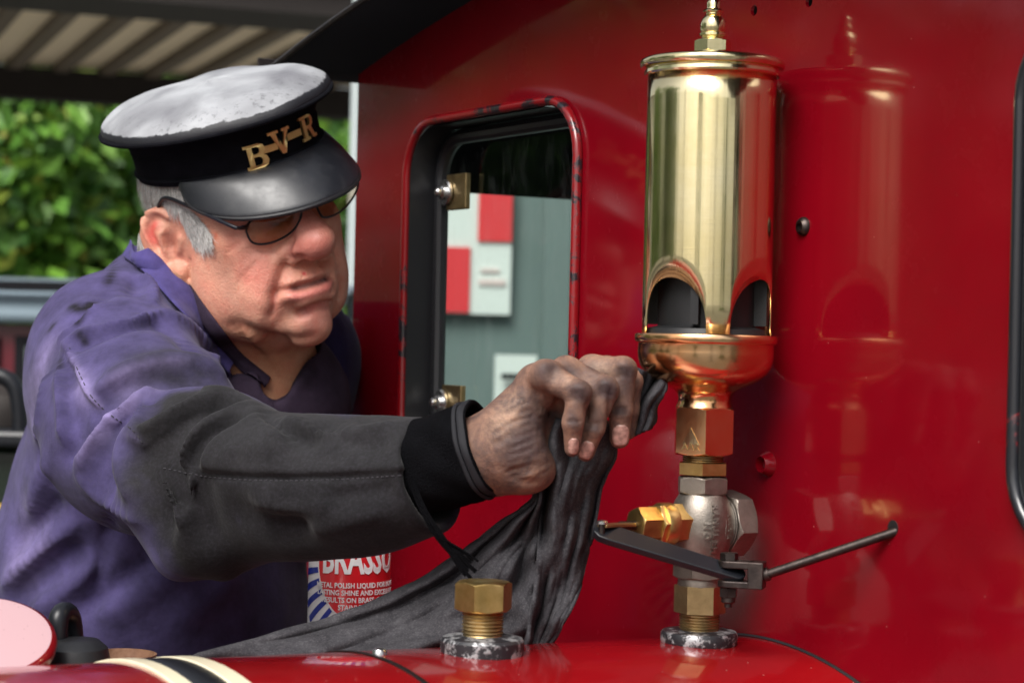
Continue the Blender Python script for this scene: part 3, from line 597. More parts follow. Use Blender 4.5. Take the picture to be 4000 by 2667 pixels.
    li = mesh('manhole_lid', *lathe([(.0005, 0.0), (.040, -.0003), (.0465, -.001)], 72, q, R, False, False), 'lid_sky_sheen', LOCO, 60)
    mesh('lid_rim', *lathe([(.0465, -.001), (.0495, -.0025), (.0507, -.006), (.0500, -.0105), (.046, -.012), (.030, -.012)], 72, q, R, False, True), 'chip_red', li, 60)
    mesh('lid_neck', *lathe([(.0385, -.05), (.0385, -.012)], 48, q, R), 'rust', li)
    k1 = [seat(225, 2520, 1.46), seat(225, 2440, 1.46), seat(232, 2400, 1.462), seat(252, 2384, 1.47), seat(275, 2398, 1.48), seat(285, 2450, 1.485), seat(290, 2540, 1.485)]
    kb_ = mesh('lifting_eye', *tube(smooth3(k1, 2), .0072, 14), 'black_gloss', LOCO)
    kn = seat(290, 2560, 1.46); mesh('eye_boss', *lathe([(.026, -.03), (.026, -.004), (.0235, .006), (.017, .0115), (.006, .0128), (.0005, .013)], 40, kn), 'black_rubber', kb_)
    q = seat(470, 2552, 1.50); mesh('rusty_cup', *join(lathe([(.018, -.03), (.026, -.006), (.0265, .0)], 48, q, np.eye(3), True, False), lathe([(.0265, 0), (.0252, .0003), (.024, -.006), (.016, -.022)], 48, q, np.eye(3), False, True)), 'rust', LOCO)
    # small ledge the polish tin stands on
    bevel(mesh('tool_ledge', *boxg(pl(.373, -.285, .128), TV * .055, NO * .126, (0, 0, .006)), 'black_matt', LOCO, None), .002)
    mesh('ledge_bracket', *boxg(pl(.373, -.340, .062), TV * .006, NO * .06, (0, 0, .048)), 'black_matt', LOCO, None)
m = MATS['chipped_black'] = MATS['chipped_frame'].copy()
for n_ in m.node_tree.nodes:
    if n_.type == 'VALTORGB': n_.color_ramp.elements[0].position = .36; n_.color_ramp.elements[1].position = .38
m = MATS['chip_red'] = MATS['chipped_frame'].copy()
for n_ in m.node_tree.nodes:
    if n_.type == 'VALTORGB': n_.color_ramp.elements[0].position = .66; n_.color_ramp.elements[1].position = .69
loco()

# ------------------------------------------------------------------ steam whistle
def whistle():
    WX = W0[0]; WY = W0[1]; K = 1.538 / FPX; O2 = np.array([WX, WY, 0.])
    upx = (W0[0] / 1.538) * FPX
    def z(y):
        v = 1333.5 - y; u = (upx + v * sr) / cr; return CZ + (u * sr + v * cr) * K
    T = root('steam_whistle', W0, 'tall polished brass steam whistle standing on the red boiler', 'steam whistle')
    def L(name, prof, mt, par=T, seg=96, sm=32, **kw): return mesh(name, *lathe([(r * K, z(y)) for r, y in prof], seg, O2, np.eye(3), **kw), mt, par, sm)
    fin = L('finial', [(68, 217), (74, 214), (74, 206), (55, 204), (52, 158), (44, 152), (46, 146), (54, 142), (54, 134), (47, 129), (51, 118), (51, 95), (45, 78), (36, 66), (30, 60), (30, 54), (40, 51), (42, 46), (38, 40), (28, 36), (26, 28), (28, 14), (22, 2), (10, -6), (1, -8)], 'brass_polished', seg=56, sm=50)
    mesh('finial_nut', *hexp(63 * K, z(207), z(158), o=O2, rot=math.radians(8)), 'brass_polished', fin, 28)
    L('lid', [(250, 305), (262, 303), (266, 296), (264, 284), (256, 280), (257, 276), (276, 273), (282, 266), (283, 252), (279, 243), (268, 237), (70, 226), (1, 224)], 'brass_polished', sm=38)
    # bell with four arched mouths
    rb = 252 * K; zb = z(1305); zt = z(303); V = []; Fc = []; cols = []
    legw = math.radians(10.5); base = math.radians(-90 + 5); hA = 208 / .98 * K
    for q in range(4):
        c0 = base + q * math.pi / 2
        for a in np.linspace(-legw, legw, 5)[:]: cols.append((c0 + a, zb))
        hw = math.pi / 4 - legw
        for e in np.linspace(math.pi, 0, 34)[1:-1]:
            e_ = e; cols.append((c0 + math.pi / 4 + hw * math.cos(e_), zb + hA * math.sin(e_) ** .8))
        # foot columns at arch corners carry both heights through the arch profile
    nr = 10; n = len(cols)
    for th, z0 in cols:
        for i in range(nr): f = i / (nr - 1); V.append((WX + rb * math.cos(th), WY + rb * math.sin(th), z0 + (zt - z0) * f))
    for j in range(n):
        k = (j + 1) % n
        for i in range(nr - 1): Fc.append((j * nr + i, k * nr + i, k * nr + i + 1, j * nr + i + 1))
    o = mesh('bell', V, Fc, 'brass_polished', T, 50); m = o.modifiers.new('t', 'SOLIDIFY'); m.thickness = .0018; m.offset = -1
    L('languid_core', [(236, 1306), (228, 1285), (190, 1276), (190, 1050), (236, 1040), (236, 1000)], 'near_black', seg=48)
    for q in range(4):
        a = base + q * math.pi / 2 - .38; mesh('core_rib', *boxg((WX + rb * .80 * math.cos(a), WY + rb * .80 * math.sin(a), (z(1270) + z(1080)) / 2), np.array([math.cos(a), math.sin(a), 0]) * .007, np.array([-math.sin(a), math.cos(a), 0]) * .003, (0, 0, (z(1080) - z(1270)) / 2)), 'near_black', T, None)
    L('bowl', [(200, 1309), (274, 1307), (278, 1311), (278, 1334), (274, 1340), (266, 1343), (264, 1350), (266, 1375), (264, 1405), (256, 1432), (240, 1458), (215, 1480), (185, 1498), (150, 1512), (124, 1524), (108, 1540), (102, 1556), (104, 1572), (110, 1584), (112, 1592)], 'brass_rosy', sm=45)
    un = mesh('union_nut', *hexp(110 * K, z(1776), z(1588), o=O2, rot=math.radians(-92)), 'brass_rosy', T, 28)
    g = text2d('AAR', .0075, .0006, .00006); fa = math.radians(-92 - 30); dr = np.array([math.cos(fa), math.sin(fa), 0]); tx = np.array([-math.sin(fa), math.cos(fa), 0])
    mesh('stamped_letters', [O2 + dr * (110 * K + .0002) + tx * v[0] + np.array([0, 0, z(1742) + v[1]]) + dr * v[2] for v in g[0]], g[1], 'brass_dull', un, None)
    tr = [(-.0075, -.002), (.0075, -.002), (0, .0105)]
    mesh('stamped_triangle', *extr(tr, O2 + dr * (110 * K + .0001) + np.array([0, 0, z(1722)]), tx, (0, 0, 1), dr * .0002), 'brass_polished', un, None)
    def thread(name, r, y0, y1, nn, mt, par=T):
        pr = [(r, y1)]
        for i in range(nn): y = y1 - (y1 - y0) * (i + .5) / nn; d = (y1 - y0) / nn; pr += [(r * .93, y + d * .3), (r, y), (r * .93, y - d * .3)]
        return L(name, pr + [(r, y0)], mt, par, 48, 25)
    thread('upper_thread', 83, 1774, 1808, 4, 'brass_dull'); mesh('lock_nut', *hexp(90 * K, z(1852), z(1806), o=O2, rot=math.radians(-96), c1=False, c0=False), 'brass_aged', T, 28)
    # valve body
    va = mesh('valve_body', *join(hexp(91 * K, z(1928), z(1860), o=O2, rot=math.radians(-90)), lathe([(r * K, z(y)) for r, y in [(84, 2262), (90, 2240), (92, 2200), (100, 2170), (113, 2130), (121, 2080), (123, 2035), (118, 1990), (106, 1955), (92, 1932), (86, 1920)]], 72, O2),
        hexp(95 * K, z(2256), z(2195), o=O2, rot=math.radians(-112), c1=False)), 'bronze_cast', T, 32)
    L('valve_collar', [(86, 2252), (88, 2258), (88, 2285), (84, 2290)], 'bronze_cast')
    C = np.array([WX, WY, z(2045)])
    # bonnet on the plate side
    Rn = frame(NV); mesh('bonnet_cap', *join(lathe([(.0175, .010), (.0185, .016), (.0215, .0175)], 56, C, Rn, False, True), hexp(.0222, .0185, .036, o=C, R=Rn, rot=math.radians(12), c0=True)), 'bronze_cast', va, 28)
    mesh('bonnet_gasket', *lathe([(.0205, .0168), (.0208, .019)], 56, C, Rn), 'near_black', va)
    # gland on the boiler side
    Ro = frame(NO); gC = C + np.array([0, 0, .0005])
    mesh('gland_base', *hexp(.0135, .016, .0305, o=gC, R=Ro, rot=.3), 'brass_aged', va, 28)
    mesh('gland_ring', *lathe([(.0125, .0285), (.0158, .0288), (.0162, .030), (.0162, .0375), (.0156, .039), (.012, .0395)], 56, gC, Ro), 'brass_aged', va)
    mesh('gland_nut', *hexp(.0138, .038, .0435, o=gC, R=Ro, rot=.1, c0=False), 'brass_aged', va, 28)
    mesh('gland_cap', *hexp(.0118, .0435, .060, o=gC, R=Ro, rot=.35, c0=False), 'brass_aged', va, 28)
    mesh('valve_stem', *lathe([(.0033, .055), (.0033, .073), (.0028, .0745), (.0015, .075), (.0013, .0755)], 24, gC, Ro), 'steel_dark', va)
    # cast lettering wrapped on the body
    def cast(s, size, a0, y0, gap=1.0, name='cast_letters', turn=True):
        for i, ch in enumerate(s):
            if ch == ' ': continue
            g = text2d(ch, size, .0020, .00030); zc = z(y0) - i * size * .82 * gap
            def fn(v):
                # letters read downward: text x -> -z, text y -> +angle
                zz = zc - v[0]; yy = 1333.5 - 0; rr = np.interp(zz, [z(q) for q in (2262, 2200, 2170, 2130, 2080, 2035, 1990, 1955, 1932)], [r * K for r in (86, 92, 100, 113, 121, 123, 118, 106, 92)]) + v[2] + .0003
                a = a0 + v[1] / rr; return np.array([WX + rr * math.cos(a), WY + rr * math.sin(a), zz])
            mesh(name, *xf(g, fn), 'bronze_cast', va, None)
    cast('RANULEMAN', .0066, math.radians(-70), 1968); cast('NO', .0078, math.radians(-86), 2043, 1.15)
    # UNITED badge
    a = math.radians(-33); dr = np.array([math.cos(a), math.sin(a), 0]); tx = np.array([-math.sin(a), math.cos(a), 0]); oC = np.array([WX, WY, z(2050)]) + dr * .0228
    el = [oC + tx * (.0046 * math.cos(t)) * (1 - .0) + np.array([0, 0, .0175 * math.sin(t)]) - dr * .0045 * (math.sin(t) ** 2) for t in np.linspace(0, 2 * math.pi, 40, endpoint=False)]
    mesh('badge_border', *tube(el, .0007, 8, True), 'bronze_cast', va)
    for i, ch in enumerate('UNITED'):
        g = text2d(ch, .0058, .0020, .00028); zc = z(2050) + .0115 - i * .0046
        mesh('cast_letters', [oC + tx * v[1] + np.array([0, 0, zc - v[0] - oC[2]]) + dr * (v[2] + .0003 - .0045 * ((zc - oC[2]) / .0175) ** 2) for v in g[0]], g[1], 'bronze_cast', va, None)
    # lower union, thread and flange
    lu = mesh('lower_union', *hexp(97 * K * .9, z(2390), z(2284), o=O2, rot=math.radians(-94 + 30), c0=False, c1=False), 'brass_dull', T, 28)
    thread('base_thread', 81, 2388, 2466, 7, 'brass_dull')
    L('base_flange', [(146, 2512), (150, 2500), (150, 2472), (144, 2462), (100, 2458), (84, 2457)], 'worn_black')
    # lever, clevis and pull rod
    Yl = 1.482
    a = pt(2365, 2080, Yl); b = pt(2885, 2248, 1.478); ax = b - a; n1 = np.linalg.norm(ax); ax /= n1; up = np.array([0, 0, 1.]) - ax * ax[2]; up /= np.linalg.norm(up); fw = np.cross(ax, up); ca, sa = math.cos(math.radians(38)), math.sin(math.radians(38)); sg_ = 1 if fw[1] < 0 else -1; up, fw = up * ca + fw * sg_ * sa, fw * ca - up * sg_ * sa
    out = [(0, -.008), (-.006, -.0065), (-.0095, -.001), (-.0085, .005), (-.004, .0085), (.004, .009)] + [(n1 - .004, .006)] + [(n1 + .0065 * math.sin(t) - .002, .0065 * math.cos(t) - .0005) for t in np.linspace(.2, math.pi - .2, 9)] + [(n1 - .004, -.007)]
    lv = mesh('lever', *extr(out, a + up * -.003, ax, fw, up * .006), 'black_gloss', T, 40); bevel(lv, .0008)
    p = pt(2352, 2042, Yl - .004); q = pt(2470, 2036, Yl + .02)
    st = mesh('link_strap', *boxg((p + q) / 2 + np.array([0, 0, -.002]), (q - p) / 2, np.cross((q - p) / np.linalg.norm(q - p), (0, 0, 1)) * .0045, (0, 0, .0013)), 'brass_dull', T, None); bevel(st, .0006)
    mesh('strap_rivet', *lathe([(.0038, 0), (.0038, .0018), (.003, .0026), (.001, .003)], 20, p + np.array([0, 0, -.0007])), 'steel_bright', st)
    mesh('strap_pin', *lathe([(.0025, -.010), (.0025, 0)], 16, p), 'steel_dark', st)
    cb = pt(2890, 2240, 1.478); hole = on_plate(3488, 2066); rdir = hole - cb; rdir /= np.linalg.norm(rdir); h2 = np.array([rdir[0], rdir[1], 0]); h2 /= np.linalg.norm(h2); sd_ = np.array([-h2[1], h2[0], 0])
    tongue = lambda zz, th: extr([(.010, -.008), (.010, .008)] + [(-.013 * 1 + .0085 - .0085 * math.cos(t - math.pi / 2) * 1.0 - .0085, .0085 * math.sin(math.pi / 2 - (t - math.pi / 2)) * 1.0) if False else (-.008 + .008 * math.cos(t), .008 * math.sin(t)) for t in np.linspace(math.pi / 2, 3 * math.pi / 2, 12)], cb + np.array([0, 0, zz]), h2, sd_, (0, 0, th))
    cl = mesh('clevis', *join(tongue(.0042, .0052), tongue(-.0098, .0048), boxg(cb + h2 * .0125 + np.array([0, 0, -.0002]), h2 * .0055, sd_ * .0082, (0, 0, .0096))), 'steel_dark', T, 40); bevel(cl, .0007)
    pc = cb - h2 * .008
    mesh('clevis_bolt', *join(hexp(.0058, .0098, .0148, o=pc, c0=False), lathe([(.0032, -.02), (.0032, .0097)], 16, pc)), 'steel_dark', cl, 28)
    mesh('clevis_nut', *join(hexp(.0058, -.0172, -.0100, o=pc, rot=.3), lathe([(.0042, -.0215), (.0052, -.0205), (.0052, -.0173)], 18, pc), lathe([(.0028, -.0245), (.003, -.0216)], 14, pc)), 'steel_dark', cl, 28)
    mesh('pull_rod', *join(tube([cb + h2 * .018, cb + h2 * .018 + rdir * .0, hole - rdir * 0, hole + rdir * .06][0:1] + [hole + rdir * .06], .0033, 16), lathe([(.0048, 0), (.0048, .004)], 20, cb + h2 * .0175, frame(rdir))), 'steel_dark', T)
    mesh('rod_hole', *lathe([(.0056, -.0002), (.0054, .0003)], 24, hole + np.array([0, 0, .001]), frame(NO)), 'near_black', T)
whistle()
# ------------------------------------------------------------------ the man
HM = np.array([[.73501, .65312, -.18221], [.62231, -.75647, -.20119], [.26924, -.03449, .96246]]); HT = np.array([-.26886, 1.99748, .11358 + CZ])
def hp(x, y, z): return HM @ (np.array([x, y, z], float) / 1000.) + HT          # head millimetres (his left, forward, up) -> world
def to_head(P): return ((P - HT.astype(np.float32)) @ HM.astype(np.float32)) * 1000.
MAN = root('person', (-.33, 2.08, 0), 'elderly man in purple work jacket, glasses and peaked cap, leaning in to polish the whistle', 'person')

def rotm(ax, ay, az):
    a, b, c = map(math.radians, (ax, ay, az))
    X = np.array([[1, 0, 0], [0, math.cos(a), -math.sin(a)], [0, math.sin(a), math.cos(a)]]); Y = np.array([[math.cos(b), 0, math.sin(b)], [0, 1, 0], [-math.sin(b), 0, math.cos(b)]]); Z = np.array([[math.cos(c), -math.sin(c), 0], [math.sin(c), math.cos(c), 0], [0, 0, 1]])
    return Z @ Y @ X
def head_base(Pw):
    P = to_head(Pw); k = 14.
    d = ell(P, (0, -10, 42), (76, 100, 84)); d = smin(d, ell(P, (0, 30, -6), (68, 74, 70)), 30)
    d = smin(d, ell(P, (0, 50, -60), (51, 50, 50)), 26)
    for s in (-1, 1):
        d = smin(d, ell(P, (s * 46, 60, -10), (22, 23, 17)), 18)               # cheekbones
        d = smin(d, ell(P, (s * 37, 59, -50), (28, 33, 46)), 22)              # cheeks
        d = smin(d, ell(P, (s * 40 - 3, 50, -82), (22, 31, 27)), 24)              # jowls
        d = smin(d, ell(P, (s * 58, 18, -58), (17, 36, 38)), 26)               # jaw angle
    d = smin(d, ell(P, (0, 82, 28), (52, 20, 14)), 16)                        # brow
    d = smin(d, ell(P, (0, 86, -62), (34, 24, 30)), 16)                       # muzzle
    d = smin(d, ell(P, (-3, 87, -105), (26, 19, 19)), 14)                      # chin
    for s in (-1, 1):
        d = smax(d, -ell(P, (s * 32, 104, 10), (19, 17, 14)), 14)             # sockets
        d = smin(d, ell(P, (s * 33, 81, 9), (15, 13, 14)), 6)                 # lids
        d = smin(d, ell(P, (s * 32, 88, -6), (15, 8, 7)), 9)                  # bags under the eyes
    n = rcone(P, (0, 99, 18), (0, 119, -18), 6.5, 16.0); n = smin(n, ell(P, (0, 119.5, -22), (20, 17.5, 17)), 10)
    for s in (-1, 1): n = smin(n, ell(P, (s * 19, 107, -28), (10.5, 13.5, 11.5)), 7)
    d = smin(d, n, 7)
    d = smin(d, rcone(P, (-23, 97, -67), (23, 97, -67), 5, 5), 12); d = smin(d, ell(P, (0, 106, -61.5), (21, 8, 5)), 6); d = smin(d, ell(P, (0, 105, -77), (22, 8, 6.5)), 6)
    # ear
    R = rotm(-16, 0, -34); e = ell(P, (-84, -13, -6), (6, 22, 36), R); e = smin(e, ell(P, (-72, -6, -4), (12, 13, 20)), 6); e = smin(e, ell(P, (-79, -1, -37), (6, 12, 15), rotm(-25, 0, -24)), 8); d = smin(d, e, 7)
    R = rotm(-16, 0, 34); e = ell(P, (83, -10, 0), (6, 22, 35), R); d = smin(d, e, 7)
    # neck and throat
    d = smin(d, rcone(P, (0, -14, -50), (4, -26, -190), 57, 62), 24)
    d = smin(d, ell(P, (0, 34, -108), (28, 34, 20)), 22); d = smin(d, ell(P, (2, 14, -150), (24, 27, 36)), 18)
    return d / 1000.
HS = Strokes(head_base, 1.6); HC = Strokes(head_base)
def sculpt_head():
    A = HS.add
    # creases
    A([(1128, 985), (1117, 1030), (1098, 1083), (1082, 1130), (1072, 1165)], .0055, .0042); A([(1075, 1010), (1052, 1070), (1030, 1130), (1015, 1180)], .016, -.0036)
    A([(1074, 1150), (1070, 1198), (1058, 1232)], .0038, .0030); A([(1030, 1190), (1015, 1240)], .012, -.0022)
    A([(1082, 1142), (1112, 1134), (1150, 1126), (1213, 1111), (1262, 1092), (1300, 1074)], .0032, .0046, False)
    A([(1160, 1123), (1215, 1110), (1266, 1090)], .0034, .0060)
    A([(1110, 1112), (1170, 1098), (1230, 1082), (1275, 1062)], .005, -.0022); A([(1112, 1162), (1160, 1158), (1205, 1150), (1258, 1128), (1296, 1102)], .0058, -.0042)
    A([(1165, 1226), (1190, 1207), (1237, 1190), (1292, 1176)], .0042, .0042); A([(1175, 1262), (1225, 1232), (1280, 1215)], .010, -.0030); A([(1100, 1200), (1140, 1190)], .009, .0015)
    A([(1150, 920), (1124, 960), (1120, 995), (1142, 1020)], .0040, .0040); A([(1142, 1024), (1195, 1030), (1250, 1028), (1296, 1008)], .0042, .0036)
    A([(1172, 1010), (1195, 1016)], .0036, .0055); A([(1240, 1018), (1264, 1012)], .0036, .0055)
    A([(1306, 960), (1316, 990), (1322, 1030)], .0040, .0030); A([(1322, 1075), (1336, 1120), (1330, 1160)], .0045, .0036); A([(1345, 1020), (1352, 1070)], .010, -.0020)
    A([(870, 1070), (895, 1130), (930, 1185), (975, 1240)], .016, .0016)
    A([(935, 1268), (1000, 1300), (1075, 1322), (1170, 1334), (1245, 1315)], .0090, .0060); A([(985, 1262), (1040, 1282), (1100, 1290)], .010, -.0025)
    A([(900, 1270), (965, 1335), (1040, 1395)], .008, .0030); A([(945, 1300), (1015, 1350), (1075, 1415)], .009, -.0030)
    A([(1000, 930), (1060, 946), (1120, 922)], .006, -.0016); A([(975, 972), (1040, 985), (1110, 960)], .005, .0014)
    A([(1050, 856), (1085, 868), (1120, 862), (1150, 845)], .0026, .0026)
    for y_ in (0, 16, 34, 52): A([(945, 912 + y_ * .6), (915, 918 + y_), (885, 930 + y_ * 1.2)], .0018, .0009)
    for q_ in range(5): A([(1010 - q_ * 14, 1010 + q_ * 12), (985 - q_ * 16, 1060 + q_ * 14), (970 - q_ * 14, 1110 + q_ * 14)], .0020, .0005)
    for q_ in range(3): A([(1185 + q_ * 25, 1060 - q_ * 6), (1182 + q_ * 26, 1092 - q_ * 7)], .0018, .0006)
    A([(925, 915), (895, 940)], .003, .0010); A([(930, 945), (900, 975)], .003, .0010); A([(940, 895), (905, 905)], .003, .0008)
    # ear: helix, hollow, canal, lobe (worked deeper than the face)
    A = lambda L, r, a, t=True: HS.add(L, r, a * 1.1, t)
    A([(655, 850), (625, 828), (590, 826), (562, 850), (560, 895), (585, 945), (620, 1000), (650, 1050)], .0034, -.0032, False)
    A([(652, 872), (618, 852), (588, 864), (580, 900), (600, 950), (630, 1000)], .0036, .0052)
    A([(640, 905), (622, 915), (628, 950), (650, 1000)], .0034, -.0022)
    A([(655, 905), (662, 940), (672, 985)], .0062, .0042); A([(655, 930), (662, 965)], .005, .0030); A([(662, 925), (668, 955)], .0038, .0022)
    A([(705, 925), (702, 960), (695, 985)], .0042, -.0032)
    A([(655, 1025), (690, 1015), (722, 1022)], .0032, .0016); A([(690, 1055), (715, 1080)], .006, -.0014)
    A([(740, 1010), (738, 1060), (735, 1095)], .0026, .0028)
    # tints: red, pink, brown, age
    C = HC.add
    C([(1200, 860), (1225, 900), (1245, 940)], .026, (.66, .24, .21, .6)); C([(1150, 985), (1200, 1000), (1290, 980)], .010, (.58, .20, .17, .65))
    C([(1120, 1158), (1165, 1152), (1215, 1142), (1265, 1118), (1296, 1098)], .0052, (.60, .20, .18, .9)); C([(1100, 1140), (1165, 1124), (1240, 1102), (1300, 1078)], .0022, (.25, .07, .06, .9)); C([(1150, 1125), (1215, 1111), (1275, 1088)], .0036, (.015, .004, .004, 1.0), False)
    C([(1140, 1112), (1200, 1095), (1262, 1074)], .003, (.55, .24, .20, .5))
    C([(1172, 1232), (1210, 1204), (1300, 1180)], .004, (.48, .16, .13, .8)); C([(1200, 1260), (1260, 1240)], .012, (.62, .28, .24, .5))
    C([(1080, 1090), (1070, 1150), (1066, 1215)], .0035, (.48, .18, .15, .6))
    C([(605, 870), (582, 905), (605, 950)], .0050, (.60, .08, .07, .85)); C([(655, 935), (668, 960)], .005, (.22, .06, .04, .85)); C([(565, 850), (600, 825), (645, 845)], .005, (.62, .28, .20, .5)); C([(700, 1060), (715, 1080)], .010, (.72, .40, .26, .6))
    C([(960, 1000), (1010, 1060), (1040, 1110)], .022, (.66, .27, .22, .6)); C([(1330, 950), (1345, 1050)], .018, (.62, .28, .22, .5)); C([(860, 960), (880, 1010)], .012, (.64, .34, .22, .5))
    C([(1188, 1069)], .0022, (.45, .02, .03, 1.0)); C([(842, 920)], .003, (.6, .15, .08, .9)); C([(1220, 1060)], .004, (.35, .2, .17, .4))
    C([(870, 1060), (885, 1130), (910, 1190)], .011, (.42, .24, .18, .55)); C([(940, 1290), (1020, 1370), (1080, 1430)], .015, (.46, .24, .13, .55))
    C([(1150, 925), (1128, 970), (1130, 1008), (1160, 1024)], .0025, (.30, .09, .08, .8)); C([(1070, 850), (1110, 858), (1145, 845)], .0022, (.10, .05, .04, .9)); C([(1060, 890), (1130, 880)], .008, (.50, .24, .20, .5))
    C([(1235, 925)], .004, (.78, .45, .40, .6)); C([(1000, 1290), (1080, 1322), (1200, 1325)], .005, (.33, .15, .10, .6))
sculpt_head()
def head_full(P):
    d = head_base(P); near = np.nonzero(np.abs(d) < .011)[0]; d[near] += HS.disp(P[near]); return d

# ---- arm and hand
def hx(px, py, Y): return pt(px, py, Y)
FING = dict(
    little=([(2085, 1490, 1.488, 13.5), (2128, 1466, 1.474, 11.6), (2262, 1535, 1.462, 9.4), (2238, 1650, 1.462, 7.9), (2236, 1752, 1.468, 6.2)]),
    ring=([(2165, 1490, 1.503, 14), (2212, 1452, 1.489, 12.0), (2366, 1520, 1.477, 9.8), (2318, 1672, 1.478, 8.4), (2288, 1768, 1.484, 6.8)]),
    middle=([(2250, 1500, 1.518, 14), (2312, 1446, 1.505, 12.0), (2434, 1446, 1.493, 10.4), (2424, 1600, 1.494, 9.2), (2420, 1712, 1.500, 7.8)]),
    fore=([(2300, 1510, 1.534, 13), (2370, 1450, 1.524, 11.8), (2462, 1490, 1.515, 9.6), (2455, 1600, 1.518, 8.4), (2452, 1680, 1.522, 7.4)]),
    thumb=([(2120, 1700, 1.535, 15), (2230, 1690, 1.545, 11.5), (2340, 1680, 1.540, 10), (2400, 1700, 1.535, 8.5)]))
WR = pt(1925, 1775, 1.503); ELB = pt(1150, 1890, 1.58)
def hand_base(P):
    mm = .001
    d = rcone(P, ELB, WR, .040, .0275)
    d = smin(d, rcone(P, pt(1925, 1745, 1.500), pt(2110, 1500, 1.487), .025, .0150), .012); d = smin(d, rcone(P, pt(1950, 1780, 1.515), pt(2250, 1505, 1.518), .026, .015), .014)
    d = smin(d, rcone(P, pt(1950, 1790, 1.525), pt(2300, 1520, 1.530), .024, .014), .012)
    d = smin(d, ell(P, pt(2015, 1745, 1.484), (.0205, .017, .031), rotm(0, -26, 0)), .012)      # fleshy edge of the palm
    d = smin(d, ell(P, pt(2060, 1835, 1.497), (.021, .018, .017)), .012)
    for nm, F in FING.items():
        e = None
        for (x0, y0, Y0, r0), (x1, y1, Y1, r1) in zip(F[:-1], F[1:]):
            q = rcone(P, pt(x0, y0, Y0), pt(x1, y1, Y1), r0 * .94 * mm, r1 * .94 * mm); e = q if e is None else smin(e, q, .0035)
        d = smin(d, e, .0042)
    return d
GS = Strokes(hand_base); GC = Strokes(hand_base)
def sculpt_hand():
    A = GS.add
    A([(2085, 1520), (2110, 1575), (2150, 1610), (2185, 1622)], .0035, .0030); A([(2060, 1495), (2085, 1560), (2125, 1600)], .003, .0016); A([(2120, 1505), (2150, 1580)], .0026, .0012)
    for i in range(9):
        y = 1610 + i * 30; A([(1965 + i * 4, y + 18), (2020 + i * 3, y + 4), (2085, y - 14)], .0022, .0009 if i % 2 else .0006)
    for i in range(5): A([(1945, 1590 + i * 34), (1985, 1565 + i * 32)], .0022, .0007)
    for (x, y) in ((2262, 1528), (2368, 1512), (2440, 1440)):
        for j in range(4): A([(x - 34, y + 4 + j * 11), (x - 4, y - 4 + j * 11), (x + 22, y + 4 + j * 11)], .0016, .0010)
        A([(x - 10, y - 14), (x + 10, y - 8)], .006, -.0016)
    for (x, y) in ((2238, 1648), (2320, 1668), (2424, 1598), (2424, 1614), (2320, 1654)): A([(x - 28, y), (x, y - 5), (x + 28, y)], .0016, .0011)
    A([(2120, 1430), (2160, 1418), (2200, 1425)], .006, -.0016); A([(2160, 1440), (2170, 1480)], .004, .0018); A([(2275, 1425), (2285, 1470), (2330, 1490)], .004, .0018)
    A([(2110, 1880), (2050, 1890), (1990, 1855)], .004, .0016); A([(1990, 1840), (2050, 1835), (2110, 1815)], .0035, .0014)
    A([(2296, 1540), (2290, 1640), (2278, 1720)], .0028, .0018); A([(2388, 1500), (2384, 1600), (2365, 1690)], .0028, .0018)
    for i in range(40):
        x = rng.uniform(1935, 2130); y = rng.uniform(1560, 1880); A([(x - 18, y + 7), (x + 18, y - 7)], .0014, .0005)
    C = GC.add; dk = (.030, .019, .022)
    C([(2050, 1700), (2060, 1780), (2080, 1830)], .017, (*dk, .85)); C([(2030, 1760), (2010, 1800)], .012, (*dk, .7)); C([(2080, 1560), (2060, 1620), (2090, 1660)], .012, (*dk, .65))
    C([(2370, 1512), (2385, 1545)], .006, (.035, .025, .035, .9)); C([(2262, 1530), (2272, 1560)], .005, (*dk, .7)); C([(2450, 1460), (2440, 1520)], .007, (*dk, .65)); C([(2145, 1430), (2190, 1445)], .005, (*dk, .6))
    for x_, y_, r_ in ((2262, 1532, .0075), (2372, 1518, .008), (2446, 1445, .0075), (2135, 1440, .008), (2238, 1650, .005), (2320, 1670, .005), (2424, 1605, .005), (2225, 1448, .007), (2320, 1436, .007)): C([(x_ - 8, y_), (x_ + 8, y_ + 4)], r_, (.024, .016, .018, .85), False)
    C([(2230, 1600), (2240, 1640)], .005, (*dk, .6)); C([(2330, 1590), (2325, 1640)], .006, (*dk, .5)); C([(2130, 1630), (2170, 1630)], .007, (.03, .02, .02, .8))
    C([(1925, 1680), (1960, 1640), (2010, 1560)], .010, (.55, .34, .22, .6)); C([(2220, 1480), (2180, 1470)], .005, (.56, .35, .24, .6)); C([(2330, 1435), (2380, 1450)], .006, (.60, .40, .28, .6)); C([(2060, 1860), (2090, 1840)], .012, (.42, .22, .13, .6))
    C([(2235, 1700), (2235, 1740)], .006, (.42, .20, .12, .6)); C([(2300, 1720), (2290, 1760)], .006, (.40, .18, .11, .5)); C([(2420, 1650), (2400, 1690)], .006, (.45, .26, .19, .5))
sculpt_hand()
def hand_full(P):
    d = hand_base(P); near = np.nonzero(np.abs(d) < .008)[0]; d[near] += GS.disp(P[near]); return d

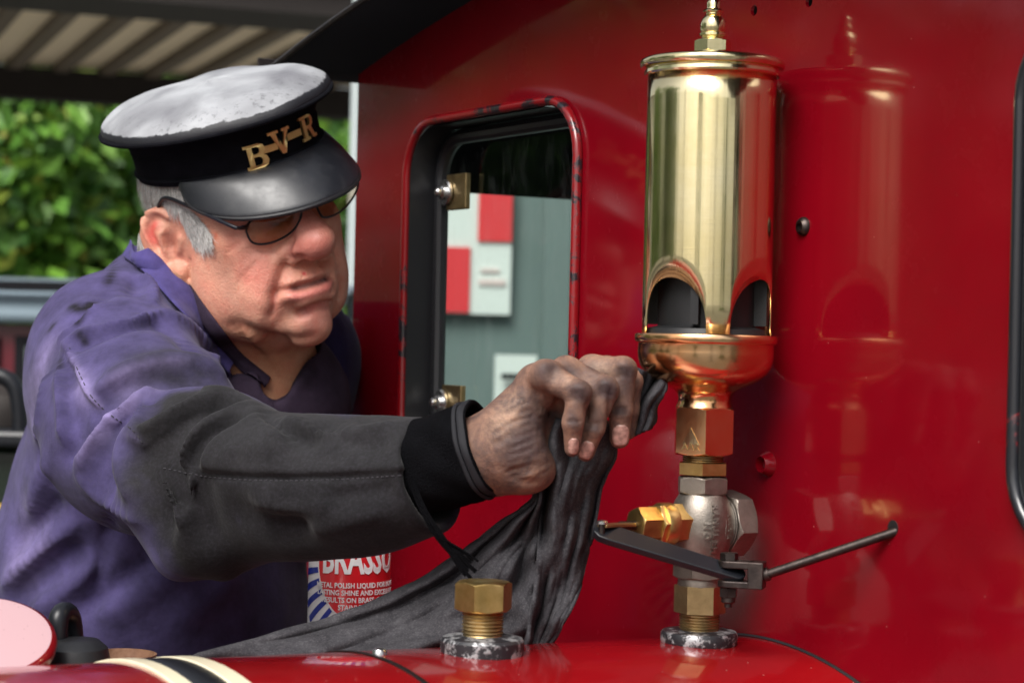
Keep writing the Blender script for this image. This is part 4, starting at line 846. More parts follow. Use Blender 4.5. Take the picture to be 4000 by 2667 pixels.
# ---- jacket
def jk(px, py, Y, r): return (pt(px, py, Y), r)
SLEEVE = [jk(475, 1470, 1.885, .076), jk(560, 1690, 1.785, .076), jk(840, 1885, 1.645, .063), jk(1180, 1912, 1.577, .0455), jk(1450, 1898, 1.547, .0405), jk(1665, 1858, 1.521, .0432)]
def jacket_base(P):
    d = chain(P, [jk(730, 1140, 2.07, .055), jk(450, 1380, 1.96, .066), jk(450, 1500, 1.93, .068), jk(440, 1900, 2.0, .078), jk(450, 2300, 2.04, .108), jk(470, 2900, 2.10, .14)], .05)
    d = smin(d, chain(P, [jk(660, 1420, 2.10, .11), jk(600, 1900, 2.12, .13), jk(590, 2400, 2.13, .155), jk(560, 2950, 2.14, .165)], .05), .06)
    d = smin(d, rcone(P, pt(900, 1580, 2.13), pt(990, 1760, 2.15), .100, .095), .06)
    d = smin(d, rcone(P, pt(820, 1240, 2.10), pt(1180, 1400, 2.19), .05, .055), .05)
    a = chain(P, SLEEVE, .045)
    d = smin(d, a, .022)
    # neck opening
    n = rcone(P, hp(0, 0, -60), hp(4, -22, -160), .066, .072); d = smax(d, -n, .012)
    v = rcone(P, pt(1110, 1390, 2.02), pt(1130, 1720, 2.02), .030, .030); d = smax(d, -v, .012)
    # sleeve mouth
    ax = (SLEEVE[-1][0] - SLEEVE[-2][0]); ax = ax / np.linalg.norm(ax); e = pt(1698, 1846, 1.519)
    d = smax(d, ((P - e.astype(np.float32)) @ ax.astype(np.float32)), .004)
    inn = rcone(P, pt(1625, 1866, 1.526), pt(1760, 1850, 1.512), .0325, .0370); d = smax(d, -inn, .003)
    return d
JS = Strokes(jacket_base, 1.2); JC = Strokes(jacket_base)
def sculpt_jacket():
    def A(L, r, amp, taper=True):
        JS.add(L, r, amp, taper)
        if r > .006: JS.add(L, r * .34, amp * .30, taper)      # a crisp line along the crest or the bottom of each fold
    # armhole seam and the folds that run from it
    A([(262, 1352), (275, 1400), (322, 1510), (352, 1560), (420, 1628), (520, 1690), (545, 1735), (590, 1772), (650, 1815)], .0045, -.0034, False)
    A([(250, 1372), (262, 1420), (305, 1520), (338, 1575), (410, 1650)], .005, .0030)
    A([(425, 1630), (385, 1685), (345, 1745), (312, 1815)], .008, -.0085); A([(395, 1625), (355, 1690), (315, 1750)], .012, .0060)
    A([(440, 1650), (420, 1720), (400, 1800), (420, 1880)], .014, .0075); A([(500, 1690), (470, 1780), (480, 1860), (520, 1950)], .009, -.0050)
    A([(428, 1625), (480, 1585), (540, 1548), (600, 1520)], .006, -.0060); A([(450, 1640), (520, 1600), (580, 1560)], .010, .0045)
    A([(532, 1685), (545, 1620), (560, 1560)], .006, -.0065); A([(515, 1655), (525, 1600)], .009, .0045)
    A([(535, 1690), (620, 1655), (690, 1600), (780, 1565), (880, 1550)], .008, -.0085); A([(570, 1640), (640, 1600), (720, 1560)], .012, .0055)
    A([(372, 1545), (450, 1482), (560, 1432), (680, 1415), (800, 1432), (850, 1470)], .010, -.0100); A([(390, 1565), (470, 1515), (580, 1475), (700, 1462), (800, 1480)], .013, .0090)
    A([(655, 1770), (690, 1690), (745, 1630), (830, 1590), (930, 1590)], .016, .0130); A([(690, 1830), (725, 1730), (800, 1660), (890, 1620), (980, 1600)], .011, -.0105)
    A([(740, 1810), (775, 1730), (850, 1675), (940, 1650)], .012, .0065); A([(790, 1830), (830, 1750), (920, 1690), (1000, 1660)], .009, -.0050)
    A([(800, 1540), (880, 1545), (960, 1580)], .009, -.0060)
    # shoulder and yoke
    A([(258, 1352), (316, 1312), (430, 1275), (560, 1240), (640, 1226)], .007, -.0065); A([(300, 1345), (400, 1300), (520, 1262), (620, 1250)], .010, .0070)
    A([(360, 1300), (450, 1262), (560, 1240)], .006, .0040); A([(640, 1230), (720, 1260), (790, 1330), (850, 1420)], .007, -.0055); A([(610, 1245), (690, 1290), (760, 1370)], .010, .0050)
    A([(560, 1080), (600, 1120), (600, 1190)], .005, -.0050); A([(540, 1090), (520, 1150)], .008, .0040); A([(430, 1130), (350, 1200), (270, 1290)], .012, .0040)
    A([(400, 1180), (320, 1240), (230, 1340)], .008, -.0040)
    # back panel
    A([(235, 1420), (232, 1520), (245, 1640), (250, 1740)], .006, -.0050); A([(255, 1440), (258, 1560), (270, 1660)], .008, .0045); A([(190, 1470), (165, 1600), (150, 1720)], .010, -.0030)
    A([(300, 1600), (285, 1700), (270, 1790)], .009, .0045); A([(200, 1800), (150, 1900), (130, 2000)], .012, -.0040)
    A([(20, 2290), (110, 2200), (210, 2110), (300, 2050)], .012, -.0075); A([(60, 2330), (180, 2230), (300, 2140)], .016, .0080); A([(140, 2380), (260, 2300), (360, 2220)], .013, -.0060)
    A([(430, 1990), (420, 2100), (390, 2220), (380, 2330)], .006, .0045); A([(60, 2120), (150, 2040), (230, 1960)], .012, .0050)
    A([(380, 2400), (520, 2330), (650, 2230), (760, 2150)], .016, -.0090); A([(330, 2380), (470, 2290), (600, 2190)], .016, .0080); A([(700, 2400), (800, 2330), (880, 2260)], .018, -.006)
    # under arm and elbow
    A([(590, 1780), (625, 1870), (670, 1970), (740, 2080)], .008, -.0075); A([(560, 1750), (555, 1840), (590, 1950), (650, 2040)], .013, .0110); A([(640, 1810), (680, 1920), (730, 2010)], .014, .0070)
    A([(740, 1850), (735, 1940), (720, 2030)], .007, -.0055); A([(765, 1870), (775, 1980), (800, 2080)], .012, .0055)
    A([(700, 2080), (770, 2140), (840, 2210), (900, 2235)], .009, -.0055); A([(300, 1830), (380, 1930), (470, 1990), (560, 2035)], .008, -.0040)
    # forearm seam and creases
    A([(650, 1815), (705, 1838), (800, 1850), (1000, 1866), (1200, 1866), (1400, 1856), (1600, 1842)], .0026, .0034); A([(700, 1820), (900, 1842), (1200, 1852), (1640, 1822)], .005, -.0014, False)
    A([(960, 1600), (1040, 1680), (1100, 1720)], .012, -.0050); A([(1010, 1640), (1100, 1690), (1230, 1720)], .010, .0050); A([(1120, 1650), (1230, 1690), (1360, 1700)], .010, -.0040); A([(1240, 1660), (1360, 1720), (1480, 1730)], .010, .0035)
    A([(860, 1800), (960, 1750), (1080, 1770)], .012, -.0035); A([(1380, 1690), (1460, 1668), (1540, 1655)], .008, -.0020)
    A([(900, 2000), (1040, 2060), (1200, 2040)], .014, .0050); A([(1000, 1960), (1150, 1990), (1300, 1960)], .012, -.0035); A([(1230, 2060), (1360, 2020), (1480, 2000)], .011, -.0035); A([(1280, 1940), (1400, 1930), (1520, 1905)], .010, .003)
    A([(1600, 1660), (1582, 1740), (1580, 1830)], .004, .0008, False)
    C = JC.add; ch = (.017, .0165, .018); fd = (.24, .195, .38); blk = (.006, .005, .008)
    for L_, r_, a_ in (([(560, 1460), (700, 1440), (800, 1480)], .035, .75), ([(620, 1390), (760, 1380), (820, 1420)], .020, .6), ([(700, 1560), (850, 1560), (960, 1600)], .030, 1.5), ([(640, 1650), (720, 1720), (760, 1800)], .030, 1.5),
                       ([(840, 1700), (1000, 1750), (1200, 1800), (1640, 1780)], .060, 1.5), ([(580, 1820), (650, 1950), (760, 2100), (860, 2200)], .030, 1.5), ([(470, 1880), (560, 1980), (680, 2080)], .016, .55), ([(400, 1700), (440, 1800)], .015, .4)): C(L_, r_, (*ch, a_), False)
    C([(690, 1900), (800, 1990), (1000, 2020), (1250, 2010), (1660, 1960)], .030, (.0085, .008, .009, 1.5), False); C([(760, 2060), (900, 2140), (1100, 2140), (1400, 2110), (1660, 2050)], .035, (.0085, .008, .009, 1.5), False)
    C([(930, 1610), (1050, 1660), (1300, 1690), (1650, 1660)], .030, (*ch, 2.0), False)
    for L_, r_ in (([(445, 1020), (440, 1060), (420, 1110)], .005), ([(280, 1195), (310, 1210), (370, 1165)], .006), ([(200, 1290), (210, 1275)], .005), ([(300, 1270), (318, 1245), (340, 1215)], .005), ([(318, 1300), (325, 1330)], .005), ([(230, 1400), (240, 1440)], .004), ([(355, 1600), (400, 1640)], .004), ([(500, 950), (520, 990)], .005), ([(345, 1180), (370, 1175)], .007)): C(L_, r_, (*blk, .95))
    for L_, r_, a_ in (([(180, 1380), (150, 1500), (130, 1650)], .022, .55), ([(300, 1480), (330, 1540)], .012, .6), ([(425, 1630), (350, 1740), (315, 1810)], .006, .7), ([(120, 1980), (60, 2200)], .02, .4), ([(260, 1352), (350, 1560), (425, 1630), (540, 1720)], .004, .7), ([(430, 1625), (560, 1540)], .004, .6), ([(380, 1540), (560, 1430), (780, 1425)], .005, .45), ([(200, 2110), (60, 2260)], .012, .5), ([(470, 1500), (600, 1520)], .014, .35)): C(L_, r_, (*fd, a_))
sculpt_jacket()
def jacket_full(P):
    d = jacket_base(P); near = np.nonzero(np.abs(d) < .017)[0]; Q = P[near]; d[near] += 2.6 * JS.disp(Q)
    d[near] += (.0050 * (vnoise(Q, 17, 21, 2) - .5)).astype(np.float32); return d

def add_tris(q): return q
def build_person():
    # body: head, neck, arm and hand in one mesh
    V1, Q1 = surface(head_full, HT + np.array([-.17, -.17, -.26]), HT + np.array([.17, .19, .15]), .00135, 5, 6, head_base)
    V2, Q2 = surface(hand_full, pt(1230, 2250, 1.62) * 0 + np.array([-.19, 1.425, 1.35]), np.array([.115, 1.62, 1.56]), .00115, 4, 6, hand_base)
    # core of the trunk and legs under the clothes
    def trunk(P):
        d = chain(P, [(hp(4, -26, -150), .055), (np.array([-.33, 2.10, 1.40]), .075), (np.array([-.37, 2.14, .98]), .105)], .06)
        for sx in (-.085, .085): d = smin(d, chain(P, [(np.array([-.35 + sx, 2.14, .93]), .08), (np.array([-.35 + sx, 2.15, .5]), .06), (np.array([-.35 + sx, 2.16, .08]), .045)], .03), .04)
        d = smin(d, chain(P, [(np.array([-.34, 2.02, 1.42]), .06), (SLEEVE[0][0], .055), (SLEEVE[2][0], .045), (ELB, .040)], .03), .03)
        return d
    V3, Q3 = surface(trunk, (-.62, 1.5, .02), (-.05, 2.35, 1.60), .009, 2.0)
    P1 = V1.astype(np.float32); H = to_head(P1); base = np.array([.66, .335, .235])
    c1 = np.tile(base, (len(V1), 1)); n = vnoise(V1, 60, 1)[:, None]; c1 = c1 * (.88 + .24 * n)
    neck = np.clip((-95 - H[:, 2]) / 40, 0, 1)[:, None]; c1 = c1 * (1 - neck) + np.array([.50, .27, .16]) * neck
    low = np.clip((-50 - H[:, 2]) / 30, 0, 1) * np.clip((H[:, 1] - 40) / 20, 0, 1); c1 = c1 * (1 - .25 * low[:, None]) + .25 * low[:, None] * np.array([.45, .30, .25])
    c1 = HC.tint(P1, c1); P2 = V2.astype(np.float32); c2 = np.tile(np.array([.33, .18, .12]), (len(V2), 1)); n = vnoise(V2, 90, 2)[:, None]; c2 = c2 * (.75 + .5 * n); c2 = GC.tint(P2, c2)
    o0, o1 = len(V1), len(V1) + len(V2); V = np.concatenate([V1, V2, V3]); Q = np.concatenate([Q1, Q2 + o0, Q3 + o1]); c = np.concatenate([c1, c2, np.tile(base, (len(V3), 1))])
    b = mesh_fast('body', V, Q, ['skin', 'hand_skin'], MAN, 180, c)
    mi = np.zeros(len(Q), np.int32); mi[len(Q1):len(Q1) + len(Q2)] = 1; b.data.polygons.foreach_set('material_index', mi)
    # nails
    for (L_, ctr, r, lab) in ((FING['little'], (2241, 1742), (.0036, .0012, .0062), 0), (FING['ring'], (2292, 1757), (.0048, .0014, .0070), 0), (FING['middle'], (2425, 1700), (.0060, .0016, .0082), 0)):
        Pc, ok = trace(hand_full, [ctr]); nrm = grad(hand_full, Pc)[0]; a = pt(*L_[-1][:3]) - pt(*L_[-2][:3]); a -= nrm * (a @ nrm); a /= np.linalg.norm(a); sx = np.cross(a, nrm)
        Vn = []; Fn = []; nu, nv = 9, 11
        for j in range(nv):
            for i in range(nu):
                u = -1 + 2 * i / (nu - 1); v = -1 + 2 * j / (nv - 1); w = (1 - max(0, abs(v) - .3) ** 2 * (1.2 if v < 0 else .7)) ; x = u * w
                Vn.append(Pc[0] + sx * x * r[0] + a * v * r[2] + nrm * (.0009 - .0022 * x * x - .0006 * v * v))
        Fn = [(j * nu + i, j * nu + i + 1, (j + 1) * nu + i + 1, (j + 1) * nu + i) for j in range(nv - 1) for i in range(nu - 1)]
        o = mesh('fingernail', Vn, Fn, 'nail', b, 180); s = o.modifiers.new('t', 'SOLIDIFY'); s.thickness = .0008; s.offset = 0
    # jacket
    Vj, Qj = surface(jacket_full, (-.66, 1.42, 1.0), (-.02, 2.36, 1.72), .0023, 7, 6, jacket_base)
    Pj = Vj.astype(np.float32); n = vnoise(Vj, 26, 3)[:, None]; n2 = vnoise(Vj, 9, 5)[:, None]; cj = np.array([.060, .049, .130]) * (.62 + .76 * n) * (.75 + .5 * n2)
    blue = np.clip((Vj[:, 0] + .30) / .12, 0, 1) * np.clip((Vj[:, 1] - 1.98) / .08, 0, 1); cj = cj * (1 - .85 * blue[:, None]) + np.array([.018, .016, .075]) * .85 * blue[:, None]
    low = np.clip((Vj[:, 1] - 1.93) / .08, 0, 1) * np.clip((1.44 - Vj[:, 2]) / .10, 0, 1) * np.clip((Vj[:, 0] + .44) / .10, 0, 1); cj = cj * (1 - .75 * low[:, None]) + np.array([.012, .010, .032]) * .75 * low[:, None]  # under-arm shade painted into the already darker lower front
    cj = JC.tint(Pj, cj, True); cj *= (.8 + .4 * vnoise(Vj, 70, 8)[:, None])
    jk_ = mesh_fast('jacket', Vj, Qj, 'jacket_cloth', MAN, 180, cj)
    # stitching beside the seams
    G = []
    for L_ in ([(640, 1828), (800, 1862), (1000, 1878), (1200, 1878), (1400, 1868), (1590, 1854)], [(272, 1360), (286, 1405), (334, 1512), (364, 1560), (430, 1622), (528, 1682), (556, 1730)]):
        P_, ok_ = trace(jacket_full, densify(smooth_line(L_), 9)); N_ = grad(jacket_full, P_, .003)
        for i in range(0, len(P_) - 2, 2):
            if np.linalg.norm(P_[i + 1] - P_[i]) < .006: G.append(tube([P_[i] + N_[i] * .0004, P_[i + 1] + N_[i + 1] * .0004], .00045, 5))
    mesh('seam_stitching', *join(*G), 'stitch', jk_)['kind'] = 'stuff'
    # loft helper on traced surfaces
    def strip(name, f, LA, LB, off, mt, par, lo=1.86, nu=40, nv=7, th=.003, bulge=.0, col=None):
        def res(L, n):
            L = np.array(densify(smooth_line(L), 6)); d = np.r_[0, np.cumsum(np.hypot(*np.diff(L, axis=0).T))]; t = np.linspace(0, d[-1], n); return np.c_[np.interp(t, d, L[:, 0]), np.interp(t, d, L[:, 1])]
        a = res(LA, nu); bq = res(LB, nu); px = np.array([a * (1 - k) + bq * k for k in np.linspace(0, 1, nv)]).reshape(-1, 2)
        P, ok = trace(f, px, lo); G = grad(f, P, .004); k = np.repeat(np.linspace(0, 1, nv), nu); oo = np.interp(k, np.linspace(0, 1, len(off)), off)
        P = P + G * oo[:, None]
        Fc = np.array([(j * nu + i, j * nu + i + 1, (j + 1) * nu + i + 1, (j + 1) * nu + i) for j in range(nv - 1) for i in range(nu - 1)])
        o = mesh_fast(name, P, Fc, mt, par, 180, np.tile(np.array(col if col is not None else (.05, .045, .13)), (len(P), 1))); s = o.modifiers.new('t', 'SOLIDIFY'); s.thickness = th; s.offset = 1; u = o.modifiers.new('s', 'SUBSURF'); u.levels = u.render_levels = 1
        return o
    both = lambda P: np.minimum(jacket_base(P), head_base(P))
    # shirt under the jacket, open collar
    def shirt_f(P):
        d = chain(P, [(hp(4, -28, -150), .064), (hp(4, -22, -190), .075), (np.array([-.255, 2.12, 1.43]), .085)], .03); d = smin(d, rcone(P, pt(1090, 1560, 2.075), pt(1110, 1760, 2.09), .045, .05), .05)
        n = rcone(P, hp(0, 0, -40), hp(4, -20, -150), .060, .0625); d = smax(d, -n, .004); v = rcone(P, pt(1090, 1320, 1.985), pt(1085, 1500, 1.985), .045, .016); return smax(d, -v, .006)
    SS = Strokes(shirt_f); SS.add([(1085, 1470), (1075, 1560), (1080, 1680)], .003, .003); SS.add([(1100, 1480), (1180, 1400), (1210, 1370)], .004, .003); SS.add([(1130, 1560), (1190, 1470), (1220, 1430)], .006, -.004)
    Vs, Qs = surface(lambda P: shirt_f(P) + SS.disp(P), (-.40, 1.92, 1.30), (-.13, 2.26, 1.68), .0028); mesh_fast('shirt', Vs, Qs, 'shirt_cloth', MAN, 180)
    sc2 = lambda P: np.minimum(shirt_f(P), jacket_base(P))
    strip('shirt_collar', lambda P: np.minimum(sc2(P), head_base(P)), [(745, 1105), (800, 1185), (860, 1265), (930, 1360), (1000, 1420), (1062, 1470)], [(700, 1130), (780, 1240), (850, 1330), (920, 1420), (985, 1475), (1035, 1510)], [.002, .008, .006], 'shirt_cloth', MAN, 1.90, 44, 7, .0028)
    jc = strip('jacket_collar', both, [(585, 962), (640, 1005), (715, 1105), (790, 1215), (860, 1310), (925, 1405)], [(478, 1015), (560, 1075), (640, 1165), (735, 1262), (825, 1362), (905, 1475)], [.002, .013, .015, .010, .005], 'jacket_cloth', MAN, 1.88, 60, 11, .0036, col=(.062, .050, .17))
    strip('jacket_lapel', jacket_base, [(1195, 1230), (1225, 1330), (1232, 1450), (1205, 1560), (1180, 1660)], [(1300, 1210), (1362, 1330), (1372, 1420), (1350, 1530), (1315, 1660)], [.012, .016, .010], 'jacket_cloth', MAN, 1.96, 40, 9, .0036, col=(.013, .012, .055))
    # fleece cuff and zip band on the wrist
    ax = pt(1900, 1765, 1.503) - pt(1640, 1850, 1.522); c0 = pt(1560, 1856, 1.528); ax /= np.linalg.norm(ax); R = frame(ax)
    Ln = np.linalg.norm(pt(1905, 1758, 1.503) - c0)
    def cuffp(t, a):
        r = np.interp(t, [0, .35, .8, .9, 1.0], [.0310, .0342, .0350, .0346, .0335]) + .0008 * math.sin(3 * a + t * 9) + .0006 * math.sin(7 * a - t * 15); p = c0 + ax * Ln * t
        return p + R @ np.array([r * math.cos(a), r * math.sin(a) * 1.04, 0])
    nt_, na = 30, 64; V = [cuffp(i / (nt_ - 1), 2 * math.pi * j / na) for i in range(nt_) for j in range(na)]; Fc = [(i * na + j, i * na + (j + 1) % na, (i + 1) * na + (j + 1) % na, (i + 1) * na + j) for i in range(nt_ - 1) for j in range(na)]
    cf = mesh('fleece_cuff', V, Fc, 'fleece', MAN, 180); s = cf.modifiers.new('t', 'SOLIDIFY'); s.thickness = .003
    for t0, t1, h, mt in ((.86, .905, .0016, 'zip_tape'), (.915, .985, .0012, 'zip_tape')):
        V = []; 
        for i in range(4):
            for j in range(na):
                a = 2 * math.pi * j / na; p = cuffp(t0 + (t1 - t0) * i / 3, a); q = c0 + ax * ((p - c0) @ ax); d = (p - q) / np.linalg.norm(p - q); V.append(p + d * (h if i in (1, 2) else h * .3))
        Fc = [(i * na + j, i * na + (j + 1) % na, (i + 1) * na + (j + 1) % na, (i + 1) * na + j) for i in range(3) for j in range(na)]; mesh('cuff_band', V, Fc, mt, cf, 60)
    # frayed threads at the sleeve mouth
    G = []
    for i in range(26):
        o_ = rng.normal(0, 6, 2); e = rng.normal(0, 16, 2); L_ = [pt(1610 + o_[0], 1880 + o_[1], 1.474), pt(1650 + o_[0], 1985 + o_[1], 1.470 + rng.uniform(-.003, .003)), pt(1715 + o_[0] + rng.normal(0, 6), 2090 + o_[1], 1.468 + rng.uniform(-.004, .003)), pt(1790 + e[0], 2170 + e[1], 1.470), pt(1835 + e[0] * 1.4, 2215 + e[1] * 1.3, 1.472)]
        G.append(tube(smooth3(L_, 2), [.0007] * 17, 5)[0:2] if False else tube(smooth3(L_, 2), .0008, 5))
    mesh('frayed_thread', *join(*G), 'fleece', jk_)
    # trousers and boots
    def trous(P):
        d = None
        for sx in (-.085, .085):
            e = chain(P, [(np.array([-.35 + sx * .8, 2.14, 1.02]), .125), (np.array([-.35 + sx, 2.15, .55]), .085), (np.array([-.35 + sx, 2.16, .12]), .068)], .03); d = e if d is None else smin(d, e, .04)
        return d
    Vt, Qt = surface(trous, (-.65, 1.95, .03), (-.05, 2.35, 1.18), .010, 2.0); mesh_fast('trousers', Vt, Qt, 'trouser_cloth', MAN, 180)
    for sx in (-.085, .085):
        bo = lambda P: smin(rcone(P, np.array([-.35 + sx, 2.17, .045]), np.array([-.18 + sx, 2.08, .04]), .045, .040), rcone(P, np.array([-.35 + sx, 2.17, .05]), np.array([-.35 + sx, 2.165, .17]), .045, .05), .03)
        Vt, Qt = surface(bo, (-.52, 1.95, -.01), (.0, 2.30, .24), .008, 2.0); mesh_fast('boot', Vt, Qt, 'black_matt', MAN, 180)
build_person()

# ---- hair, cap, glasses
def hair():
    V = []; Fc = []
    def inside(p, poly):
        x, y = p; c = False; j = len(poly) - 1
        for i in range(len(poly)):
            if (poly[i][1] > y) != (poly[j][1] > y) and x < (poly[j][0] - poly[i][0]) * (y - poly[i][1]) / (poly[j][1] - poly[i][1]) + poly[i][0]: c = not c
            j = i
        return c
    def patch(poly, n, flow, ln, w, lift, jit):
        bx = np.array(poly); pts = []
        while len(pts) < n:
            p = rng.uniform(bx.min(0), bx.max(0))
            if inside(p, poly): pts.append(tuple(p))
        P, ok = trace(head_base, pts, 1.5, 2.3); G = grad(head_base, P)
        for p, g, k, q in zip(P, G, ok, pts):
            if not k: continue
            f = np.array(flow(*q)) + rng.normal(0, jit, 2); d = pt(q[0] + f[0], q[1] + f[1], p[1]) - p; d -= g * (d @ g); d /= np.linalg.norm(d) + 1e-9; L_ = ln * rng.uniform(.6, 1.25); sd2 = np.cross(d, g); i0 = len(V); m = 5; cv = rng.normal(0, .18)
            for i in range(m):
                t = i / (m - 1); c = p + d * L_ * t + sd2 * cv * L_ * t * t + g * (lift * (.25 + t * (1.2 - .7 * t)) * rng.uniform(.9, 1.1) + .0006); wd = w * (1 - .75 * t); V.extend([c - sd2 * wd, c + sd2 * wd])
            for i in range(m - 1): k2 = i0 + 2 * i; Fc.append((k2, k2 + 1, k2 + 3, k2 + 2))
    patch([(512, 600), (560, 660), (640, 690), (740, 690), (740, 735), (720, 755), (680, 790), (640, 785), (590, 790), (560, 815), (545, 880), (525, 850), (505, 740)], 1300, lambda x, y: (-6 + (x - 600) * .1, 60), .020, .00040, .003, 8)
    patch([(545, 900), (560, 960), (590, 1010), (560, 990), (530, 930)], 260, lambda x, y: (18, 60), .018, .0004, .002, 10)
    patch([(690, 745), (735, 800), (790, 860), (835, 925), (825, 955), (790, 965), (756, 945), (725, 890), (700, 830), (672, 795), (655, 760)], 1150, lambda x, y: (34, 52), .012, .00030, .0024, 22)
    patch([(505, 660), (530, 660), (535, 900), (515, 860)], 200, lambda x, y: (-14, 50), .018, .00035, .004, 20)
    h = mesh('hair', V, Fc, 'hair_grey', MAN, 180)
hair()
def cap():
    # cap frame: origin at the centre of the band's lower edge
    Ra = rotm(-3.2, 0, 0) @ rotm(0, -7.5, 0); oc = np.array([2., 1., 62.])
    def cp(x, y, z): return hp(*(Ra @ np.array([x, y, z]) + oc))
    na = 120
    def el(a, b, z, y0=0, x0=0): return [cp(x0 + a * math.cos(t), y0 + b * math.sin(t), z) for t in np.linspace(0, 2 * math.pi, na, endpoint=False)]
    def grid(rings, close=True): return sum(rings, []), [(i * na + j, i * na + (j + 1) % na, (i + 1) * na + (j + 1) % na, (i + 1) * na + j) for i in range(len(rings) - 1) for j in range(na)]
    rows = [(83, 100, -2), (86, 103, -2), (86.6, 103.6, 0), (86.8, 103.8, 4), (85.4, 102.4, 5), (85.8, 102.8, 8), (86, 103, 18), (86.5, 104, 24), (85.8, 103.2, 25), (86.4, 103.8, 28), (89, 107, 35), (96, 113, 41), (103, 119, 45)]
    rings = []
    for a, b, z in rows:
        R_ = []
        for t in np.linspace(0, 2 * math.pi, na, endpoint=False):
            w = .8 * math.sin(7 * t + z * .2) * max(0, (z - 10) / 30) + .5 * math.sin(17 * t + 1.0 + z * .3) * max(0, (z - 10) / 30); R_.append(cp((a + w) * math.cos(t), (b + w) * math.sin(t), z))
        rings.append(R_)
    V, Fc = grid(rings); band = mesh('cap', V, Fc, 'cap_cloth', MAN, 60)
    # crown: dished and dented top with black piped edge
    rings = []; cols = []; edge_ = []; rr = [1.0, 1.008, 1.0, .985, .96, .92, .86, .78, .68, .55, .40, .22, .06]; zz = [45, 48, 51.5, 54.5, 57, 60, 63.5, 67, 70, 72.3, 73.6, 74, 74]
    for r, z in zip(rr, zz):
        R_ = []
        for t in np.linspace(0, 2 * math.pi, na, endpoint=False):
            x, y = 108 * r * math.cos(t), 123 * r * math.sin(t)
            tilt = -.10 * x - .03 * y
            nse = (math.sin(x * .055 + 1) * math.cos(y * .045) * 2.6 + math.sin(x * .11 - y * .07 + 2) * 1.3 + math.sin(y * .16 + x * .04) * .7) * min(1, (1 - r) * 5 + .15) * .6
            wob = 1 + .008 * math.sin(3 * t + 1) + .006 * math.sin(5 * t) + .003 * math.sin(13 * t)
            R_.append(cp(x * wob - 2, y * wob + 1, z + nse + .5 * math.sin(2 * t + .6) + .6 * math.sin(6 * t) ))
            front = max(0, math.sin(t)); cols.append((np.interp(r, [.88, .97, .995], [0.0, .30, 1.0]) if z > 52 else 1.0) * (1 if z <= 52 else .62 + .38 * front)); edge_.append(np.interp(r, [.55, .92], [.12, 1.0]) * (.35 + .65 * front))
        rings.append(R_)
    V, Fc = grid(rings); n = len(V); V.append(np.mean(rings[-1], axis=0)); Fc += [((len(rings) - 1) * na + j, (len(rings) - 1) * na + (j + 1) % na, n) for j in range(na)]
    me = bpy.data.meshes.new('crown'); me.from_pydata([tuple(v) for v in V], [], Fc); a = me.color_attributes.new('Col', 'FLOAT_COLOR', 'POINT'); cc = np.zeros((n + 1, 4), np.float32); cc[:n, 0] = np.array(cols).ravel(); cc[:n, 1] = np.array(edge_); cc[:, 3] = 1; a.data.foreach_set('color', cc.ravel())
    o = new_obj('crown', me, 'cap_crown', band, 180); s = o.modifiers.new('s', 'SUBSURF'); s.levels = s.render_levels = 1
    mesh('piping', *tube(el(108.5, 123.5, 46.5, 1, -2), .0022, 8, True), 'cap_cloth', band)
    # visor
    V = []; nu, nv = 49, 13; edge = []
    for j in range(nv):
        f = j / (nv - 1)
        for i in range(nu):
            u = -1 + 2 * i / (nu - 1); t = math.pi / 2 - u * math.radians(70); ex = math.sqrt(max(0, 1 - abs(u) ** 2.4))
            out = 45 * ex * f; drop = 37 * ex * f * (.55 + .45 * f) + 2.0 * f - 9 * (u * u) * 0
            a, b = 86.5, 103.5; nx, ny = math.cos(t) / a, math.sin(t) / b; l = math.hypot(nx, ny)
            p = cp(a * math.cos(t) + nx / l * out * .45, b * math.sin(t) + ny / l * out, 2.0 - drop - 7 * ex * f * (u * u)); V.append(p)
            if j == nv - 1: edge.append(p)
    Fc = [(j * nu + i, j * nu + i + 1, (j + 1) * nu + i + 1, (j + 1) * nu + i) for j in range(nv - 1) for i in range(nu - 1)]
    vi = mesh('visor', V, Fc, 'patent_leather', band, 180); s = vi.modifiers.new('t', 'SOLIDIFY'); s.thickness = .0028; s = vi.modifiers.new('s', 'SUBSURF'); s.levels = s.render_levels = 1
    mesh('visor_binding', *tube(edge, .0026, 10), 'black_rubber', vi)
    mesh('band_piping', *tube(el(87, 104, 3.2), .0016, 8, True), 'cap_cloth', band)
    # badge letters B V R joined by a bar
    Bp = [[(-.5, .5), (.18, .5), (.36, .42), (.42, .26), (.36, .1), (.26, .04), (.42, -.06), (.48, -.24), (.40, -.42), (.2, -.5), (-.5, -.5), (-.5, -.38), (-.36, -.38), (-.36, .38), (-.5, .38)], [(-.14, .38), (.06, .38), (.15, .33), (.17, .24), (.13, .14), (.04, .09), (-.14, .09)], [(-.14, -.03), (.08, -.03), (.19, -.09), (.22, -.21), (.17, -.33), (.06, -.38), (-.14, -.38)]]
    Vp = [[(-.55, .5), (-.05, .5), (-.05, .38), (-.18, .38), (.04, -.18), (.24, .38), (.12, .38), (.12, .5), (.52, .5), (.52, .38), (.43, .38), (.12, -.5), (-.06, -.5), (-.42, .38), (-.55, .38)]]
    Rp = [[(-.5, .5), (.16, .5), (.34, .44), (.43, .27), (.36, .08), (.20, -.02), (.36, -.34), (.42, -.38), (.52, -.38), (.52, -.5), (.26, -.5), (.16, -.44), (-.02, -.06), (-.14, -.06), (-.14, -.38), (-.02, -.38), (-.02, -.5), (-.5, -.5), (-.5, -.38), (-.36, -.38), (-.36, .38), (-.5, .38)], [(-.14, .38), (.08, .38), (.18, .33), (.20, .24), (.16, .13), (.06, .08), (-.14, .08)]]
